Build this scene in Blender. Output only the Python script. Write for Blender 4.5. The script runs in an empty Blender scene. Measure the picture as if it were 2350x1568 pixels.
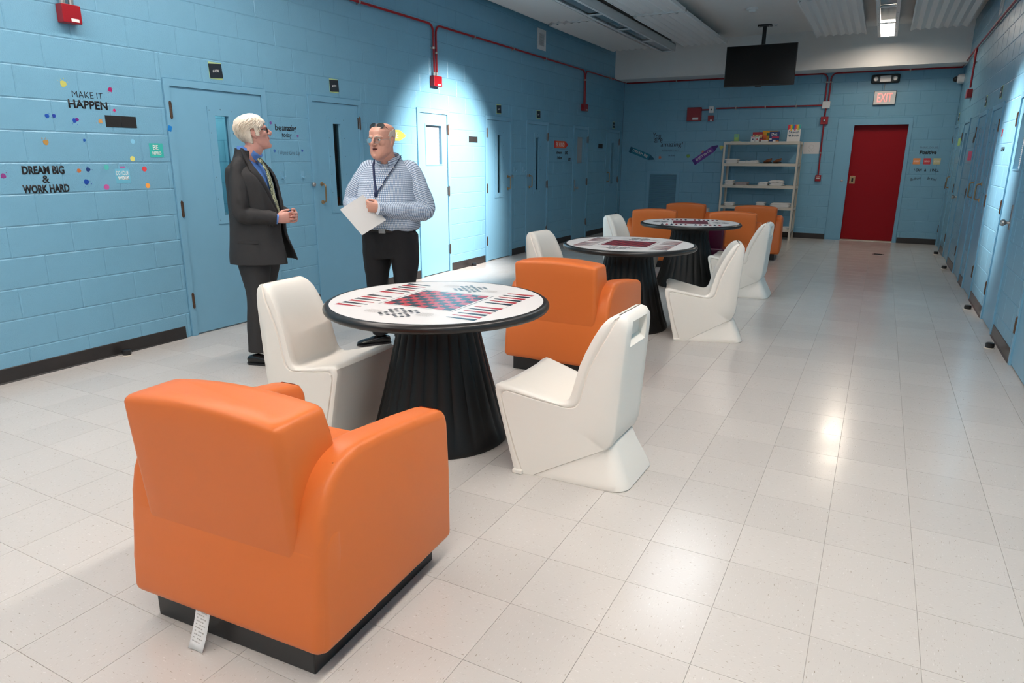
import bpy, bmesh, math, random
from mathutils import Vector, Matrix, noise
random.seed(7)
PI = math.pi
S = bpy.context.scene
C = S.collection

# ------------------------------------------------------------------ camera
W, L, H = 6.005, 14.45, 1.456          # room width, far wall, eye height (metres)
CEIL = 3.65
cam_d = bpy.data.cameras.new('camera')
cam = bpy.data.objects.new('camera', cam_d); C.objects.link(cam)
cam_d.sensor_width = 36.0
cam_d.lens = 1558.62 * 36.0 / 2350.0
cam_d.clip_start = 0.02; cam_d.clip_end = 100
CX = (0.88384416, 0.46776237, 0.00422597)
CU = (-0.1246936, 0.22688413, 0.96590636)
CF = (-0.45085584, 0.85423765, -0.25885721)
cam.matrix_world = Matrix(((CX[0], CU[0], -CF[0], 4.9891), (CX[1], CU[1], -CF[1], 0.0),
                           (CX[2], CU[2], -CF[2], H), (0, 0, 0, 1)))
S.camera = cam

# ------------------------------------------------------------------ world, exposure, lamps of the room, added fill
wd = bpy.data.worlds.new('world'); S.world = wd; wd.use_nodes = True
wd.node_tree.nodes['Background'].inputs[0].default_value = (0.9, 0.95, 1, 1)
wd.node_tree.nodes['Background'].inputs[1].default_value = 0.02
S.view_settings.view_transform = 'Standard'
S.view_settings.look = 'None'
S.view_settings.gamma = 1.0
S.view_settings.use_curve_mapping = False
S.view_settings.exposure = 0.0
WARM = (1.0, 0.915, 0.845)
COOL = (1.0, 0.90, 0.84)
LENS_POWER = 40.0
FAR_POWER = 46.0
DOWN_POWER = 3000.0                      # watts of the two wall washing spotlights
MID_POWER = 5.5

def spot(name, loc, target, power, color, angle, blend, size=0.06):
    d = bpy.data.lights.new(name, 'SPOT'); d.energy = power; d.color = color
    d.spot_size = math.radians(angle); d.spot_blend = blend; d.shadow_soft_size = size
    o = bpy.data.objects.new(name, d); C.objects.link(o); o.location = loc
    o.rotation_euler = (Vector(target) - Vector(loc)).to_track_quat('-Z', 'Y').to_euler(); return o
SPOTS = (((2.75, 7.65, 3.40), (0.0, 7.65, 1.14), DOWN_POWER, 50), ((3.95, 7.9, 3.40), (W, 8.05, 1.45), DOWN_POWER * 0.5, 36))
for a_, b_, p_, an_ in SPOTS: spot('wall_washer_lamp', a_, b_, p_, COOL, an_, 1.0)

# ------------------------------------------------------------------ materials
def lin(r, g, b):
    f = lambda c: c / 12.92 if c <= 0.04045 else ((c + 0.055) / 1.055) ** 2.4
    return (f(r / 255), f(g / 255), f(b / 255), 1)
def mat(name, col, rough=0.5, metal=0.0, bump=0.0, bscale=100.0, spec=0.5, var=0.0, vscale=6.0, coat=0.0):
    m = bpy.data.materials.new(name); m.use_nodes = True
    nt = m.node_tree; b = nt.nodes['Principled BSDF']
    b.inputs['Base Color'].default_value = col
    b.inputs['Roughness'].default_value = rough
    b.inputs['Metallic'].default_value = metal
    b.inputs['Specular IOR Level'].default_value = spec
    if coat: b.inputs['Coat Weight'].default_value = coat; b.inputs['Coat Roughness'].default_value = 0.1
    if bump or var:
        g = nt.nodes.new('ShaderNodeNewGeometry')
    if bump:
        n = nt.nodes.new('ShaderNodeTexNoise'); n.inputs['Scale'].default_value = bscale; n.inputs['Detail'].default_value = 2
        nt.links.new(g.outputs['Position'], n.inputs['Vector'])
        bp = nt.nodes.new('ShaderNodeBump'); bp.inputs['Strength'].default_value = bump; bp.inputs['Distance'].default_value = 0.003
        nt.links.new(n.outputs['Fac'], bp.inputs['Height']); nt.links.new(bp.outputs['Normal'], b.inputs['Normal'])
    if var:
        n2 = nt.nodes.new('ShaderNodeTexNoise'); n2.inputs['Scale'].default_value = vscale; n2.inputs['Detail'].default_value = 3
        nt.links.new(g.outputs['Position'], n2.inputs['Vector'])
        mx = nt.nodes.new('ShaderNodeMix'); mx.data_type = 'RGBA'
        mx.inputs['A'].default_value = tuple(c * (1 - var) for c in col[:3]) + (1,)
        mx.inputs['B'].default_value = tuple(min(1, c * (1 + var)) for c in col[:3]) + (1,)
        nt.links.new(n2.outputs['Fac'], mx.inputs['Factor']); nt.links.new(mx.outputs['Result'], b.inputs['Base Color'])
    return m
def emis(name, col, strength):
    m = bpy.data.materials.new(name); m.use_nodes = True
    b = m.node_tree.nodes['Principled BSDF']
    b.inputs['Base Color'].default_value = (0.8, 0.8, 0.8, 1)
    b.inputs['Emission Color'].default_value = tuple(col[:3]) + (1,)
    b.inputs['Emission Strength'].default_value = strength
    return m

BLUE = (0.178, 0.395, 0.545, 1)
M = {}
M['wall'] = mat('painted_block', BLUE, 0.27, bump=0.75, bscale=120, var=0.04)
M['mortar'] = mat('painted_mortar', tuple(c * 0.95 for c in BLUE[:3]) + (1,), 0.22, bump=0.3, bscale=200)
M['door'] = mat('painted_steel_door', (0.182, 0.40, 0.555, 1), 0.3, bump=0.05, bscale=60, var=0.03)
M['white_paint'] = mat('white_ceiling_paint', (0.80, 0.79, 0.78, 1), 0.6, bump=0.15, bscale=120, var=0.03)
M['panel'] = mat('white_corrugated_panel', (0.8, 0.8, 0.8, 1), 0.45)
M['frame_white'] = mat('white_enamel', (0.72, 0.72, 0.72, 1), 0.35)
M['base'] = mat('rubber_base', (0.022, 0.020, 0.020, 1), 0.35, var=0.25, vscale=9)
M['base_brown'] = mat('rubber_base_sheen', (0.075, 0.065, 0.06, 1), 0.32, var=0.3, vscale=8)  # brown copy of the rubber base, gloss reflection put into the colour
M['grout'] = mat('floor_joint', (0.40, 0.37, 0.34, 1), 0.6)
M['black'] = mat('black_plastic', (0.012, 0.012, 0.013, 1), 0.35)
M['black_matte'] = mat('black_matte', (0.008, 0.008, 0.009, 1), 0.7)
M['ink'] = mat('black_vinyl', (0.006, 0.006, 0.008, 1), 0.45)
M['ink_grey'] = mat('grey_blue_vinyl', (0.06, 0.13, 0.19, 1), 0.5)
M['ink_white'] = mat('white_print', (0.80, 0.80, 0.78, 1), 0.5)
M['edge'] = mat('black_table_edge', (0.016, 0.014, 0.013, 1), 0.33)
M['pedestal'] = mat('black_pedestal', (0.008, 0.008, 0.008, 1), 0.48, spec=0.3)
M['laminate'] = mat('white_laminate', (0.78, 0.75, 0.735, 1), 0.38)
M['print_dark'] = mat('dark_print', (0.020, 0.026, 0.034, 1), 0.25)
M['print_red'] = mat('red_print', (0.50, 0.032, 0.04, 1), 0.25)
M['print_grey'] = mat('grey_print', (0.52, 0.49, 0.46, 1), 0.3)
M['orange'] = mat('orange_plastic', (0.69, 0.163, 0.034, 1), 0.4, bump=0.04, bscale=220, spec=0.35, var=0.03, vscale=3)
M['cream'] = mat('cream_plastic', (0.87, 0.82, 0.745, 1), 0.38, bump=0.03, bscale=220)
M['burgundy'] = mat('burgundy_plastic', (0.11, 0.006, 0.03, 1), 0.3)
M['red'] = mat('red_enamel', (0.30, 0.004, 0.012, 1), 0.3)
M['red_door'] = mat('red_painted_door', (0.30, 0.0025, 0.009, 1), 0.5, bump=0.12, bscale=300, spec=0.2)
M['bronze'] = mat('aged_bronze', (0.13, 0.075, 0.05, 1), 0.38, metal=0.8, var=0.5, vscale=60)
M['brass'] = mat('worn_brass', (0.42, 0.27, 0.15, 1), 0.3, metal=0.9)
M['steel'] = mat('steel', (0.45, 0.44, 0.43, 1), 0.3, metal=0.9)
M['screw'] = mat('painted_screw', (0.10, 0.22, 0.31, 1), 0.4)
M['cell'] = mat('cell_block', (0.15, 0.42, 0.52, 1), 0.45, bump=0.4, bscale=90)

def brick_wall(m):
    nt = m.node_tree; b = nt.nodes['Principled BSDF']; g = nt.nodes.new('ShaderNodeNewGeometry'); sp = nt.nodes.new('ShaderNodeSeparateXYZ'); cb = nt.nodes.new('ShaderNodeCombineXYZ'); ad = nt.nodes.new('ShaderNodeMath')
    nt.links.new(g.outputs['Position'], sp.inputs[0]); nt.links.new(sp.outputs[0], ad.inputs[0]); nt.links.new(sp.outputs[1], ad.inputs[1]); nt.links.new(ad.outputs[0], cb.inputs[0]); nt.links.new(sp.outputs[2], cb.inputs[1])
    t = nt.nodes.new('ShaderNodeTexBrick'); t.inputs['Scale'].default_value = 1; t.inputs['Brick Width'].default_value = .4064; t.inputs['Row Height'].default_value = .2032; t.inputs['Mortar Size'].default_value = .004
    t.inputs['Color1'].default_value = (0.17, 0.43, 0.53, 1); t.inputs['Color2'].default_value = (0.16, 0.41, 0.51, 1); t.inputs['Mortar'].default_value = (0.09, 0.27, 0.36, 1)
    nt.links.new(cb.outputs[0], t.inputs['Vector']); nt.links.new(t.outputs['Color'], b.inputs['Base Color'])
brick_wall(M['cell'])
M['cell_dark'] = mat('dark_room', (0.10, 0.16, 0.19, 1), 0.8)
M['shelf'] = mat('cream_steel_shelf', (0.62, 0.57, 0.49, 1), 0.4)
M['linen'] = mat('white_linen', (0.72, 0.69, 0.66, 1), 0.9, bump=0.6, bscale=90)
M['linen_grey'] = mat('grey_linen', (0.34, 0.29, 0.29, 1), 0.9, bump=0.6, bscale=90)
M['brown'] = mat('brown_leather', (0.16, 0.05, 0.016, 1), 0.6)
M['paper'] = mat('white_paper', (0.80, 0.78, 0.76, 1), 0.6)
M['green'] = mat('lime_paper', (0.46, 0.62, 0.28, 1), 0.6)
M['tape_blue'] = mat('blue_tape', (0.01, 0.24, 0.62, 1), 0.5)
M['louver'] = mat('grey_louver', (0.42, 0.46, 0.50, 1), 0.5)

def glass_mat():
    m = bpy.data.materials.new('clear_glass'); m.use_nodes = True
    nt = m.node_tree; nt.nodes.clear()
    out = nt.nodes.new('ShaderNodeOutputMaterial'); mix = nt.nodes.new('ShaderNodeMixShader')
    fr = nt.nodes.new('ShaderNodeFresnel'); fr.inputs['IOR'].default_value = 1.5
    tr = nt.nodes.new('ShaderNodeBsdfTransparent'); tr.inputs['Color'].default_value = (0.86, 0.93, 0.93, 1)
    gl = nt.nodes.new('ShaderNodeBsdfGlossy'); gl.inputs['Roughness'].default_value = 0.03
    nt.links.new(fr.outputs[0], mix.inputs[0]); nt.links.new(tr.outputs[0], mix.inputs[1]); nt.links.new(gl.outputs[0], mix.inputs[2])
    nt.links.new(mix.outputs[0], out.inputs[0]); return m
M['glass'] = glass_mat()
M['lens_off'] = mat('unlit_lens', (0.17, 0.23, 0.27, 1), 0.12, spec=0.8)  # bluish base carries the reflection of the blue wall
M['lens_haze'] = mat('frosted_lens', (0.45, 0.47, 0.5, 1), 0.4)
M['screen'] = mat('television_screen', (0.005, 0.005, 0.005, 1), 0.2, spec=0.25)
M['lens_on'] = emis('lit_lens', WARM, LENS_POWER)
M['lens_far'] = emis('lit_far_lens', (1.0, 0.86, 0.70), FAR_POWER)
M['lens_mid'] = emis('lit_mid_lens', (0.9, 0.96, 1.0), MID_POWER)
M['exit_glow'] = emis('exit_letters', (1.0, 0.13, 0.10), 1.0)

def floor_mat():
    m = bpy.data.materials.new('vinyl_tile'); m.use_nodes = True
    nt = m.node_tree; N = nt.nodes.new; K = nt.links.new; b = nt.nodes['Principled BSDF']
    g = N('ShaderNodeNewGeometry')
    sub = N('ShaderNodeVectorMath'); sub.operation = 'SUBTRACT'; sub.inputs[1].default_value = (TX0, TY0, 0)
    K(g.outputs['Position'], sub.inputs[0])
    sc = N('ShaderNodeVectorMath'); sc.operation = 'SCALE'; sc.inputs['Scale'].default_value = 1 / TS
    K(sub.outputs[0], sc.inputs[0])
    fl = N('ShaderNodeVectorMath'); fl.operation = 'FLOOR'; K(sc.outputs[0], fl.inputs[0])
    sp = N('ShaderNodeSeparateXYZ'); K(fl.outputs[0], sp.inputs[0])
    ad = N('ShaderNodeMath'); ad.operation = 'ADD'; K(sp.outputs[0], ad.inputs[0]); K(sp.outputs[1], ad.inputs[1])
    md = N('ShaderNodeMath'); md.operation = 'FLOORED_MODULO'; md.inputs[1].default_value = 2; K(ad.outputs[0], md.inputs[0])
    ps = N('ShaderNodeSeparateXYZ'); K(g.outputs['Position'], ps.inputs[0])
    c1 = N('ShaderNodeCombineXYZ'); K(ps.outputs[0], c1.inputs[0]); K(ps.outputs[1], c1.inputs[1])
    c2 = N('ShaderNodeCombineXYZ'); K(ps.outputs[1], c2.inputs[0]); K(ps.outputs[0], c2.inputs[1])
    mv = N('ShaderNodeMix'); mv.data_type = 'VECTOR'; K(md.outputs[0], mv.inputs['Factor']); K(c1.outputs[0], mv.inputs[4]); K(c2.outputs[0], mv.inputs[5])
    wn = N('ShaderNodeTexWhiteNoise'); wn.noise_dimensions = '2D'; K(fl.outputs[0], wn.inputs['Vector'])
    st = N('ShaderNodeVectorMath'); st.operation = 'MULTIPLY'; st.inputs[1].default_value = (55, 210, 1); K(mv.outputs[1], st.inputs[0])
    of = N('ShaderNodeVectorMath'); of.operation = 'MULTIPLY_ADD'; K(wn.outputs['Color'], of.inputs[0]); of.inputs[1].default_value = (70, 70, 0); K(st.outputs[0], of.inputs[2])
    n1 = N('ShaderNodeTexNoise'); n1.inputs['Scale'].default_value = 1; n1.inputs['Detail'].default_value = 2; K(of.outputs[0], n1.inputs['Vector'])
    r1 = N('ShaderNodeValToRGB')
    e = r1.color_ramp.elements
    base = (0.56, 0.525, 0.49, 1)
    e[0].position = 0.26; e[0].color = (0.30, 0.25, 0.20, 1)
    e[1].position = 0.335; e[1].color = base
    x = r1.color_ramp.elements.new(0.64); x.color = base
    x = r1.color_ramp.elements.new(0.74); x.color = (0.66, 0.63, 0.60, 1)
    K(n1.outputs['Fac'], r1.inputs[0])
    hv = N('ShaderNodeHueSaturation'); K(r1.outputs[0], hv.inputs['Color'])
    mr = N('ShaderNodeMapRange'); K(wn.outputs['Value'], mr.inputs[0]); mr.inputs[3].default_value = 0.96; mr.inputs[4].default_value = 1.03
    K(mr.outputs[0], hv.inputs['Value']); K(hv.outputs[0], b.inputs['Base Color'])
    n3 = N('ShaderNodeTexNoise'); n3.inputs['Scale'].default_value = 5; n3.inputs['Detail'].default_value = 4; K(g.outputs['Position'], n3.inputs['Vector'])
    rr = N('ShaderNodeMapRange'); K(n3.outputs['Fac'], rr.inputs[0]); rr.inputs[3].default_value = 0.13; rr.inputs[4].default_value = 0.26
    K(rr.outputs[0], b.inputs['Roughness'])
    n4 = N('ShaderNodeTexNoise'); n4.inputs['Scale'].default_value = 14; n4.inputs['Detail'].default_value = 3; K(g.outputs['Position'], n4.inputs['Vector'])
    bp = N('ShaderNodeBump'); bp.inputs['Strength'].default_value = 0.12; bp.inputs['Distance'].default_value = 0.004
    K(n4.outputs['Fac'], bp.inputs['Height']); K(bp.outputs[0], b.inputs['Normal'])
    b.inputs['Specular IOR Level'].default_value = 0.55
    return m
TS = 0.3048
TX0 = 4.360 - 20 * TS; TY0 = 2.680 - 40 * TS
M['tile'] = floor_mat()

# ------------------------------------------------------------------ helpers
def link(name, me, parent=None):
    o = bpy.data.objects.new(name, me); C.objects.link(o)
    if parent is not None: o.parent = parent
    return o
def tag(o, label=None, cat=None, group=None, kind=None):
    if label: o['label'] = label
    if cat: o['category'] = cat
    if group: o['group'] = group
    if kind: o['kind'] = kind
    return o
def thing(name, label, cat, loc=(0, 0, 0), rz=0.0, group=None, mw=None):
    o = bpy.data.objects.new(name, None); C.objects.link(o); o.empty_display_size = 0.1
    if mw is not None: o.matrix_world = mw
    else: o.location = loc; o.rotation_euler = (0, 0, rz)
    return tag(o, label, cat, group)
class MB:
    def __init__(s): s.b = bmesh.new()
    def box(s, x0, x1, y0, y1, z0, z1, bev=0.0, seg=2):
        vs = [s.b.verts.new(p) for p in ((x0, y0, z0), (x1, y0, z0), (x1, y1, z0), (x0, y1, z0), (x0, y0, z1), (x1, y0, z1), (x1, y1, z1), (x0, y1, z1))]
        fs = [s.b.faces.new([vs[i] for i in f]) for f in ((3, 2, 1, 0), (4, 5, 6, 7), (0, 1, 5, 4), (1, 2, 6, 5), (2, 3, 7, 6), (3, 0, 4, 7))]
        if bev:
            ed = list({e for f in fs for e in f.edges})
            bmesh.ops.bevel(s.b, geom=ed, offset=bev, segments=seg, affect='EDGES', profile=0.5)
        return s
    def prism(s, pts, axis, a0, a1, bev=0.0, seg=3):
        """extrude a closed 2-D outline along an axis; pts are the other two coordinates in cyclic order"""
        def P(p, a):
            return {'x': (a, p[0], p[1]), 'y': (p[0], a, p[1]), 'z': (p[0], p[1], a)}[axis]
        A = [s.b.verts.new(P(p, a0)) for p in pts]; B = [s.b.verts.new(P(p, a1)) for p in pts]
        n = len(pts); fs = [s.b.faces.new(A[::-1]), s.b.faces.new(B)]
        for i in range(n): fs.append(s.b.faces.new((A[i], A[(i + 1) % n], B[(i + 1) % n], B[i])))
        bmesh.ops.recalc_face_normals(s.b, faces=fs)
        if bev:
            ed = list({e for f in fs for e in f.edges})
            bmesh.ops.bevel(s.b, geom=ed, offset=bev, segments=seg, affect='EDGES', profile=0.5)
        return s
    def poly(s, pts):
        s.b.faces.new([s.b.verts.new(p) for p in pts]); return s
    def grid(s, rows, close_u=False, cap0=False, cap1=False):
        R = [[s.b.verts.new(p) for p in r] for r in rows]
        n = len(R[0])
        for i in range(len(R) - 1):
            for j in range(n if close_u else n - 1):
                k = (j + 1) % n
                try: s.b.faces.new((R[i][j], R[i][k], R[i + 1][k], R[i + 1][j]))
                except ValueError: pass
        if cap0: s.b.faces.new(R[0][::-1])
        if cap1: s.b.faces.new(R[-1])
        return s
    def lathe(s, prof, n=24, cx=0, cy=0, axis='z'):
        rows = []
        for r, z in prof:
            row = []
            for i in range(n):
                a = 2 * PI * i / n; c, d = r * math.cos(a), r * math.sin(a)
                row.append({'z': (cx + c, cy + d, z), 'n': (cx + c, cy + d, z), 'x': (z, cx + c, cy + d), 'y': (cx + c, z, cy + d)}[axis])
            rows.append(row)
        return s.grid(rows, True, True, True)
    def tube(s, pts, rads, n=12, ex=None, power=2.0, cap=True, round_ends=False):
        """elliptical tube through pts; rads are floats or (ra, rb); ex = optional fixed direction of the first radius"""
        P = [Vector(p) for p in pts]
        R = [(r, r) if not isinstance(r, (tuple, list)) else r for r in rads]
        rows = []; prev = None
        for i, p in enumerate(P):
            t = (P[min(i + 1, len(P) - 1)] - P[max(i - 1, 0)]).normalized()
            if ex is not None: a = Vector(ex)
            elif prev is None: a = Vector((1, 0, 0)) if abs(t.x) < 0.8 else Vector((0, 1, 0))
            else: a = prev
            a = (a - t * a.dot(t)).normalized(); prev = a; b = t.cross(a)
            rows.append((p, a, b, R[i], t))
        def ring(p, a, b, r, sc=1.0):
            out = []
            for k in range(n):
                th = 2 * PI * k / n; c, d = math.cos(th), math.sin(th)
                c = math.copysign(abs(c) ** (2 / power), c); d = math.copysign(abs(d) ** (2 / power), d)
                out.append(p + a * (r[0] * c * sc) + b * (r[1] * d * sc))
            return out
        G = []
        if round_ends:
            p, a, b, r, t = rows[0]; rm = min(r)
            for q in (0.25, 0.6, 0.87): G.append(ring(p - t * rm * math.sqrt(1 - q * q), a, b, r, q))
        for p, a, b, r, t in rows: G.append(ring(p, a, b, r))
        if round_ends:
            p, a, b, r, t = rows[-1]; rm = min(r)
            for q in (0.87, 0.6, 0.25): G.append(ring(p + t * rm * math.sqrt(1 - q * q), a, b, r, q))
        return s.grid(G, True, cap, cap)
    def ball(s, c, r, n=12):
        r = (r, r, r) if not isinstance(r, (tuple, list)) else r
        m = n // 2; rows = []
        for i in range(1, m):
            th = PI * i / m
            rows.append([(c[0] + r[0] * math.sin(th) * math.cos(2 * PI * j / n), c[1] + r[1] * math.sin(th) * math.sin(2 * PI * j / n), c[2] + r[2] * math.cos(th)) for j in range(n)])
        return s.grid(rows[::-1], True, True, True)
    def mesh(s, name, smooth=False, angle=35):
        bmesh.ops.recalc_face_normals(s.b, faces=s.b.faces)
        me = bpy.data.meshes.new(name); s.b.to_mesh(me); s.b.free()
        if smooth:
            me.polygons.foreach_set('use_smooth', [True] * len(me.polygons))
            me.set_sharp_from_angle(angle=math.radians(angle))
        return me
    def build(s, name, m, parent=None, smooth=False, angle=35):
        me = s.mesh(name, smooth, angle)
        for mm in (m if isinstance(m, (list, tuple)) else [m]): me.materials.append(mm)
        return link(name, me, parent)
def copy_tree(o, parent=None):
    c = o.copy(); C.objects.link(c)
    if parent is not None: c.parent = parent
    for ch in list(o.children): copy_tree(ch, c)
    return c
def fillet(pts, r, seg=5):
    P = [Vector(p) for p in pts]; out = [P[0]]
    for i in range(1, len(P) - 1):
        a, b, c = P[i - 1], P[i], P[i + 1]
        u = (a - b); v = (c - b); rr = min(r, u.length * 0.49, v.length * 0.49)
        if u.normalized().cross(v.normalized()).length < 0.02: out.append(b); continue
        u = b + u.normalized() * rr; v = b + v.normalized() * rr
        for k in range(seg + 1):
            t = k / seg
            out.append(u * (1 - t) ** 2 + b * 2 * t * (1 - t) + v * t * t)
    out.append(P[-1]); return out

# wall frames: local (a along the wall, b up, n out of the wall into the room)
WM = {'left': Matrix(((0, 0, 1, 0), (1, 0, 0, 0), (0, 1, 0, 0), (0, 0, 0, 1))),
      'far': Matrix(((1, 0, 0, 0), (0, 0, -1, L), (0, 1, 0, 0), (0, 0, 0, 1))),
      'right': Matrix(((0, 0, -1, W), (-1, 0, 0, 0), (0, 1, 0, 0), (0, 0, 0, 1)))}
def wm(side, a, b, n=0.0, rot=0.0):
    if side == 'right': a = -a
    m = WM[side] @ Matrix.Translation((a, b, n))
    return m @ Matrix.Rotation(rot, 4, 'Z') if rot else m
def wthing(side, a, b, name, label, cat, group=None, n=0.0, rot=0.0):
    return thing(name, label, cat, group=group, mw=wm(side, a, b, n, rot))

def text_mesh(s, w=None, h=None, off=0.0, shear=0.0, ext=0.0006, align='CENTER'):
    cu = bpy.data.curves.new('t', 'FONT'); cu.body = s; cu.size = 1.0; cu.offset = off; cu.shear = shear
    cu.align_x = 'CENTER'; cu.align_y = 'CENTER'; cu.resolution_u = 3; cu.space_line = 0.95
    o = bpy.data.objects.new('t', cu); C.objects.link(o)
    dg = bpy.context.evaluated_depsgraph_get(); dg.update()
    me = bpy.data.meshes.new_from_object(o.evaluated_get(dg))
    bpy.data.objects.remove(o); bpy.data.curves.remove(cu)
    xs = [v.co.x for v in me.vertices]; ys = [v.co.y for v in me.vertices]
    if not xs: return me
    cx, cy = (min(xs) + max(xs)) / 2, (min(ys) + max(ys)) / 2
    sx = w / (max(xs) - min(xs)) if w else None
    sy = h / (max(ys) - min(ys)) if h else None
    sx = sx or sy; sy = sy or sx
    for v in me.vertices: v.co = ((v.co.x - cx) * sx, (v.co.y - cy) * sy, 0)
    bm = bmesh.new(); bm.from_mesh(me)
    if ext:
        r = bmesh.ops.extrude_face_region(bm, geom=bm.faces[:])
        for v in r['geom']:
            if isinstance(v, bmesh.types.BMVert): v.co.z += ext
        bmesh.ops.recalc_face_normals(bm, faces=bm.faces)
    bm.to_mesh(me); bm.free(); return me
def text_obj(s, m, parent=None, name='lettering', loc=(0, 0, 0), **kw):
    me = text_mesh(s, **kw); me.name = name; me.materials.append(m)
    o = link(name, me, parent); o.location = loc; return o
def hang(o, side, a, b, n=0.0, rot=0.0):
    o.matrix_world = wm(side, a, b, n, rot); return o

def in_view(p, mx=60):
    d = Vector(p) - Vector((4.9891, 0, H))
    z = d.dot(Vector(CF))
    if z < 0.05: return False
    x = 1558.6 * d.dot(Vector(CX)) / z; y = 1558.6 * d.dot(Vector(CU)) / z
    return abs(x) < 1175 + mx and abs(y) < 784 + mx

# ------------------------------------------------------------------ floor
def tile_mesh(w, d, name='floor_tile'):
    m = MB(); g = 0.0004; c = 0.0010
    lo = [(g, g, -0.0028), (w - g, g, -0.0028), (w - g, d - g, -0.0028), (g, d - g, -0.0028)]
    hi = [(c, c, 0), (w - c, c, 0), (w - c, d - c, 0), (c, d - c, 0)]
    A = [m.b.verts.new(p) for p in lo]; B = [m.b.verts.new(p) for p in hi]
    m.b.faces.new(B)
    for i in range(4): m.b.faces.new((A[i], A[(i + 1) % 4], B[(i + 1) % 4], B[i]))
    me = m.mesh(name); me.materials.append(M['tile']); return me
Y0 = -8.0
floor = tag(MB().box(-0.2, W + 0.2, Y0, L + 0.2, -0.15, -0.0028).build('floor', M['grout']), kind='structure')
cells = []
nx = int(W / TS) + 3; ny = int((L - Y0) / TS) + 3
for i in range(-1, nx + 12):
    for j in range(-1, ny + 42):
        x0, y0 = TX0 + i * TS, TY0 + j * TS
        x1, y1 = min(x0 + TS, W + 0.02), min(y0 + TS, L + 0.02); xa, ya = max(x0, -0.02), max(y0, Y0)
        if x1 - xa < 0.02 or y1 - ya < 0.02: continue
        cells.append((xa, ya, x1 - xa, y1 - ya))
def vkey(p): return (0 if in_view(p, 120) else 1, (Vector(p) - Vector((4.99, 0, H))).length)
cells.sort(key=lambda c: vkey((c[0] + c[2] / 2, c[1] + c[3] / 2, 0)))
full_tile = tile_mesh(TS, TS)
for xa, ya, w, d in cells[:300]:
    me = full_tile if abs(w - TS) < 1e-4 and abs(d - TS) < 1e-4 else tile_mesh(w, d)
    o = link('floor_tile', me, floor); o.location = (xa, ya, 0)
rest = MB()
for xa, ya, w, d in cells[300:]:
    g = 0.0004; c = 0.0010
    A = [rest.b.verts.new((xa + p, ya + q, -0.0028)) for p, q in ((g, g), (w - g, g), (w - g, d - g), (g, d - g))]
    B = [rest.b.verts.new((xa + p, ya + q, 0)) for p, q in ((c, c), (w - c, c), (w - c, d - c), (c, d - c))]
    rest.b.faces.new(B)
    for i in range(4): rest.b.faces.new((A[i], A[(i + 1) % 4], B[(i + 1) % 4], B[i]))
tag(rest.build('distant_floor_tiles', M['tile'], floor), kind='stuff')

# ------------------------------------------------------------------ block walls
def subtract(rects, o):
    out = []
    for a0, a1, b0, b1 in rects:
        oa0, oa1, ob0, ob1 = o
        if oa1 <= a0 or oa0 >= a1 or ob1 <= b0 or ob0 >= b1: out.append((a0, a1, b0, b1)); continue
        if oa0 > a0: out.append((a0, oa0, b0, b1))
        if oa1 < a1: out.append((oa1, a1, b0, b1))
        m0, m1 = max(a0, oa0), min(a1, oa1)
        if ob0 > b0: out.append((m0, m1, b0, ob0))
        if ob1 < b1: out.append((m0, m1, ob1, b1))
    return [r for r in out if r[1] - r[0] > 0.012 and r[3] - r[2] > 0.012]
BH, BW = 0.2032, 0.4064
def block_faces(m, a0, a1, b0, b1):
    g, c = 0.0006, 0.0072
    A = [m.b.verts.new(p) for p in ((a0 + g, b0 + g, -0.0034), (a1 - g, b0 + g, -0.0034), (a1 - g, b1 - g, -0.0034), (a0 + g, b1 - g, -0.0034))]
    B = [m.b.verts.new(p) for p in ((a0 + c, b0 + c, 0), (a1 - c, b0 + c, 0), (a1 - c, b1 - c, 0), (a0 + c, b1 - c, 0))]
    m.b.faces.new(B)
    for i in range(4): m.b.faces.new((A[i], A[(i + 1) % 4], B[(i + 1) % 4], B[i]))
def block_wall(name, side, amin, amax, zmax, openings, ph):
    pieces = [(amin, amax, 0, zmax)]
    for o in openings: pieces = subtract(pieces, o)
    m = MB()
    for a0, a1, b0, b1 in pieces: m.box(a0, a1, b0, b1, -0.19, -0.0033)
    w = m.build(name, M['mortar']); w.matrix_world = WM[side]; tag(w, kind='structure')
    rects = []
    for k in range(int(zmax / BH) + 1):
        p = (ph + (k % 2) * BW / 2) % BW
        a = amin - ((amin - p) % BW)
        while a < amax:
            r = [(max(a, amin), min(a + BW, amax), k * BH, min((k + 1) * BH, zmax))]
            for o in openings: r = subtract(r, o)
            rects += [q for q in r if q[1] - q[0] > 0.03 and q[3] - q[2] > 0.03]; a += BW
    rects.sort(key=lambda r: vkey(WM[side] @ Vector(((r[0] + r[1]) / 2, (r[2] + r[3]) / 2, 0))))
    cache = {}
    for r in rects[:300]:
        key = (round(r[1] - r[0], 4), round(r[3] - r[2], 4))
        if key not in cache:
            q = MB(); block_faces(q, 0, key[0], 0, key[1]); cache[key] = q.mesh('block'); cache[key].materials.append(M['wall'])
        o = link('block', cache[key], w); o.location = (r[0], r[2], 0)
    if len(rects) > 300:
        q = MB()
        for r in rects[300:]: block_faces(q, *r)
        tag(q.build('remaining_blocks', M['wall'], w), kind='stuff')
    return w
FR = 0.052
LD = [(3.71, 4.62), (5.25, 5.93), (7.04, 7.64), (8.66, 9.36), (9.95, 10.66), (11.83, 12.45), (13.53, 14.21)]
RD = [(5.28, 5.98), (7.06, 7.70), (8.84, 9.56), (10.12, 10.84), (11.96, 12.68), (13.62, 14.30)]
block_wall('wall_left', 'left', Y0, L, CEIL, [(a - FR, b + FR, 0, 2.052) for a, b in LD], 0.372)
block_wall('wall_back', 'far', 0.0, W, CEIL, [(4.16, 5.36, 0, 2.20)], 0.13)
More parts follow.
